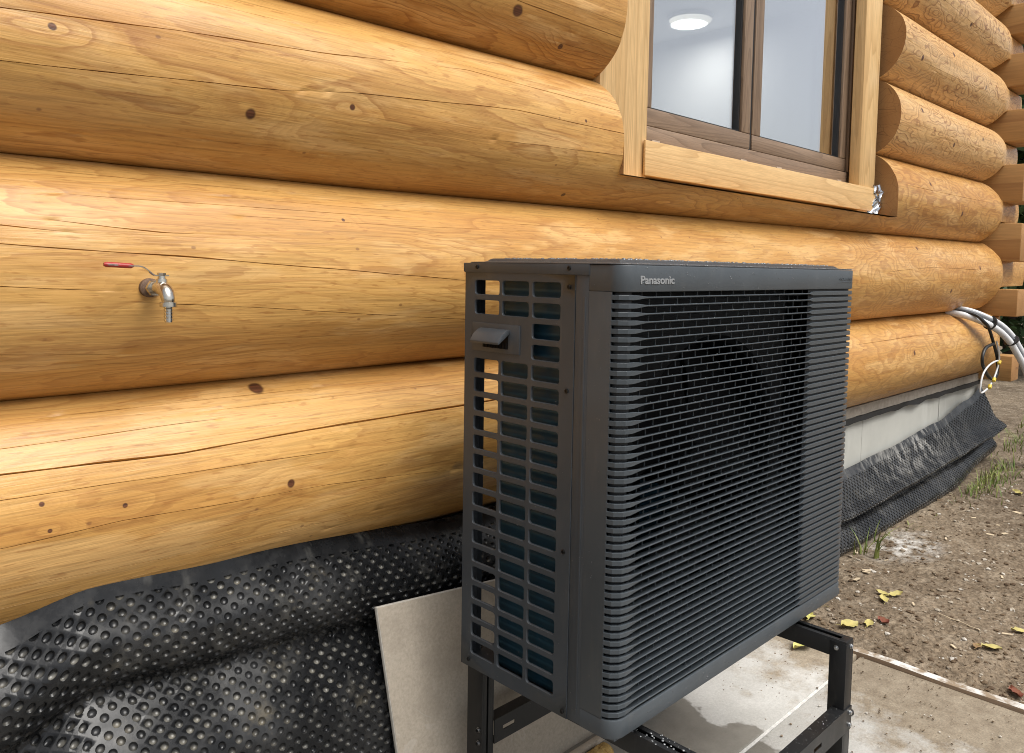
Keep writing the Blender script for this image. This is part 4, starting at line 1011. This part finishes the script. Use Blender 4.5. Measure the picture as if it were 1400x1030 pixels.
import_leaves = [
 (1.50, .335, .11, 165, 'g', 'yellow-green leaf on the concrete pad beside the right stand leg'),
 (1.86, .47, .085, 120, 'y', 'yellow leaf on soil just below the right end of the heat pump'),
 (1.77, .44, .075, 20, 'g', 'yellow leaf half hidden under the bottom right corner of the heat pump'),
 (1.80, .30, .085, 335, 'y', 'long yellow leaf on soil, left of the red leaf'),
 (1.855, .25, .06, 10, 'y', 'yellow leaf touching the dark red leaf on soil'),
 (1.915, .22, .06, 60, 'r', 'dark red leaf on soil between yellow leaves'),
 (2.17, .32, .055, 95, 'y', 'upper left leaf of the yellow trio below the grass blade'),
 (2.12, .295, .065, 30, 'y', 'lower leaf of the yellow trio below the grass blade'),
 (2.19, .275, .065, 320, 'y', 'right leaf of the yellow trio below the grass blade'),
 (1.975, -.125, .07, 300, 'y', 'crumpled yellow leaf on bare soil near the edging strip'),
 (1.95, -.085, .05, 10, 'b', 'reddish brown leaf beside the crumpled yellow leaf'),
 (2.20, -.155, .06, 130, 'y', 'small yellow leaf on soil near the right picture edge'),
 (1.73, -.255, .075, 40, 'r', 'red leaf on soil behind the plaster-smeared edging strip'),
 (4.3, .33, .09, 40, 'y', 'far yellow leaf on the soil slope beyond the membrane'),
 (5.2, .1, .10, 110, 'b', 'far brown leaf on the soil at the right'),
]
for i, (x, y, s_, rz, k, lab) in enumerate(import_leaves):
    o = tri_leaf(s_*.92, .22, i).build('fallen_leaf', ML[k], smooth=60, recalc=False); z = (GZ+.006 if x < 1.58 else gh(x, y)) + .006
    o.location = (x, y, z); o.rotation_euler = (random.uniform(-.2,.2), random.uniform(-.15,.15), radians(rz)); tag(o, lab, 'leaf', 'fallen leaves')
# pebbles, crumbs of soil and chips: uncountable
def rock(m, c, s_, rnd):
    ph = [(0,0,1),(0,0,-1)] + [(cos(a)*cos(b), sin(a)*cos(b), sin(b)) for b, o_ in ((.45, 0), (-.45, .6)) for a in [o_+2*pi*k/5 for k in range(5)]]
    vs = [(c[0]+p[0]*s_*rnd.uniform(.7,1.3), c[1]+p[1]*s_*rnd.uniform(.7,1.3), c[2]+p[2]*s_*.6*rnd.uniform(.7,1.2)) for p in ph]
    fs = []
    for k in range(5): j = (k+1) % 5; fs += [(0, 2+k, 2+j), (1, 7+j, 7+k), (2+k, 7+k, 2+j), (2+j, 7+k, 7+j)]
    m.add(vs, fs)
t = NT('soil_crumbs'); oi = t.voro(t.coord, 26, out='Color'); spc = t.n('ShaderNodeSeparateColor'); t.set(spc.inputs[0], oi)
M_crumb = t.bsdf(t.ramp(spc.outputs[0], [(.0, (.09, .06, .038)), (.45, (.16, .115, .072)), (.7, (.25, .20, .145)), (.9, (.38, .335, .27)), (1, (.55, .52, .47))]), .9, 0, .2, t.bump(t.noise(t.coord, 120, 3), .5, .004))
rnd = random.Random(3); m = MB()
for i in range(5200):
    x = 1.64 + 5.0*rnd.random()**1.7; y = rnd.uniform(-1.0, .66)
    if y > .62 and x < 5.4: continue
    s_ = rnd.choice((.002,.003,.003,.004,.004,.006,.009)); rock(m, (x, y, gh(x, y)+s_*.2), s_*(1+.12*x), rnd)
for i in range(420):
    x = 1.0 + .58*rnd.random()**.6; y = rnd.uniform(-.9, .45); s_ = rnd.choice((.0012,.0016,.002,.003)); rock(m, (x, y, GZ+.004), s_, rnd)
for i in range(60):
    x = rnd.uniform(.5, 1.5); y = rnd.uniform(-.3, .4); rock(m, (x, y, GZ+.004), rnd.choice((.0012,.002,.003,.004)), rnd)
tag(m.build('soil_crumbs', M_crumb, smooth=0, recalc=False), 'scattered soil crumbs and small stones on the bare ground', 'gravel', kind='stuff')
# pale chips and twigs
M_chip = simple('pale_wood_chip', (.55, .45, .31), .8, var=.2, scale=50)
m = MB(); rnd = random.Random(11)
for i in range(90):
    x = 1.75 + 4.2*rnd.random()**1.4; y = rnd.uniform(-.9, .6); a = rnd.uniform(0, pi); l = rnd.uniform(.005, .018)*(1+.1*x); w = l*rnd.uniform(.2, .6); z = gh(x, y)+.004
    ca, sa = cos(a), sin(a); c4 = [(l, w), (-l*.9, w*.8), (-l, -w), (l*.8, -w*.9)]
    tz_ = rnd.uniform(-.004, .006)
    lo4 = [(x+p*ca-q*sa, y+p*sa+q*ca, z+(tz_ if k < 2 else 0)) for k, (p, q) in enumerate(c4)]
    m.add(lo4 + [(a_, b_, c_+.003) for a_, b_, c_ in lo4], [(3,2,1,0),(4,5,6,7),(0,1,5,4),(1,2,6,5),(2,3,7,6),(3,0,4,7)])
tag(m.build('wood_chips', M_chip, smooth=0), 'pale wood chips strewn over the soil', 'wood chips', kind='stuff')
for pts, lab in [([(2.14,.10,0),(2.12,.04,0),(2.10,-.02,0),(2.08,-.06,0)], 'thin pale twig on soil right of the red leaf'), ([(3.3,-.02,0),(3.42,-.14,0),(3.5,-.16,0)], 'short pale twig on the far soil')]:
    m = MB(); m.tube([(x, y, gh(x, y)+.006) for x, y, z in catmull(pts, 6)], .0018, 6); tag(m.build('twig', M_chip, smooth=60), lab, 'twig', 'twigs on the soil')
m = MB(); m.tube([(.985,.105,GZ+.004), (1.0,.082,GZ+.0042), (1.013,.06,GZ+.004)], .0035, 7); tag(m.build('wood_splinter', M_chip, smooth=50), 'small white splinter on the wet concrete below the unit', 'splinter')
m = MB(); m.lathe((1.205,.055,GZ+.001), (0,0,1), [(0,.010),(.004,.0145),(.012,.013),(.016,.007),(.011,.004)], 14); tag(m.build('plastic_plug', M_black, smooth=60), 'small black plastic plug on the pad beside the right leg', 'plug')

# grass: tuft at the membrane foot, single blades near the unit, thin green at the corner
t = NT('grass_blade'); c = t.mix(t.rng(t.noise(t.coord, 12, 2), .35, .65), (.10, .17, .035), (.26, .27, .08)); M_grass = t.bsdf(c, .5, 0, .3)
def blade(m, p, h, lean, az, w):
    p = Vector(p); d = Vector((cos(az), sin(az), 0)); sd_ = Vector((-sin(az), cos(az), 0)); n = 4; o = len(m.v)
    for i in range(n+1):
        a = i/n; q = p + d*lean*h*a*a + Vector((0,0,h*(a-.25*lean*a*a))); ww = w*(1-a)**.6
        m.v += [q-sd_*ww, q+d*ww*.25, q+sd_*ww]
    for i in range(n):
        for j in range(2): b = o+i*3+j; m.f.append((b, b+1, b+4, b+3))
rnd = random.Random(5); m = MB()
for (cx_, cy_, sp_, k, h) in [(4.25,.56,.20,110,.08), (4.75,.60,.25,110,.09), (6.3,.75,.5,220,.09), (7.4,.9,.6,220,.10), (3.2,.58,.15,10,.05), (2.66,.60,.06,14,.10)]:
    for i in range(k):
        x, y = cx_+rnd.gauss(0, sp_), cy_-abs(rnd.gauss(0, sp_*.35)); blade(m, (x, y, gh(x, y)-.004), h*rnd.uniform(.5, 1.4), rnd.uniform(.2, 1.2), rnd.uniform(0, 2*pi), rnd.uniform(.002, .0045))
tag(m.build('grass', M_grass, smooth=60, recalc=False), 'sparse green grass growing along the foot of the membrane', 'grass', kind='stuff')
m = MB()
for i in range(7): blade(m, (2.60+.02*rnd.random(), .50+.02*rnd.random(), gh(2.6,.5)-.003), rnd.uniform(.10, .19), rnd.uniform(.3, .9), rnd.uniform(-2.6, -.6), .006)
tag(m.build('grass_clump', M_grass, smooth=60, recalc=False), 'few broad green grass blades beside the right end of the unit', 'grass clump')

# ---- shrub behind the corner, dark foliage between the log ends
t = NT('dark_foliage'); c = t.mix(t.rng(t.noise(t.coord, 3, 3), .35, .65), (.028, .055, .020), (.060, .100, .032)); M_leaf = t.bsdf(c, .5, 0, .35)
M_bark = simple('bark', (.075, .052, .036), .9, var=.3, scale=20, bump=.6)
def tree(name, lab, x, y, h, rad, nl, seed):
    e = empty(name, lab, 'tree', (x, y, gh(x, y))); rnd = random.Random(seed); m = MB()
    m.tube(catmull([(0,0,-.1), (.03,.02,h*.3), (-.02,.05,h*.6), (0,0,h*.95)], 5), [lerp(.09, .015, i/15) for i in range(16)], 8)
    for k in range(14):
        z = h*(.18+.7*k/14); a = k*2.4; l = rad*(1-.6*k/14); m.tube([(0,0,z), (cos(a)*l*.5, sin(a)*l*.5, z+l*.18), (cos(a)*l, sin(a)*l, z+l*.25)], [.03, .018, .006], 6)
    m.build('trunk', M_bark, e, smooth=60)
    m = MB()
    for i in range(nl):
        z = h*(.06+.96*rnd.random()**.9); rr_ = rad*sqrt(max(.03, 1-(z/h)**1.6))*(.8+.5*noise.noise(Vector((z*2, seed, 1)))); a = rnd.uniform(0, 2*pi); q = rr_*rnd.random()**.5
        p = Vector((cos(a)*q, sin(a)*q, z)); n_ = Vector((rnd.gauss(0,1), rnd.gauss(0,1), rnd.gauss(0,1))).normalized(); e1 = n_.orthogonal().normalized(); e2 = n_.cross(e1); s_ = rnd.uniform(.06, .13)
        m.add([p-e1*s_, p+e2*s_*.45, p+e1*s_, p-e2*s_*.45], [(0,1,2,3)])
    m.build('crown', M_leaf, e, smooth=0, recalc=False)
tree('evergreen_tree', 'dark evergreen tree glimpsed behind the far log ends', 11.5, 2.1, 6.0, 1.9, 14000, 2)
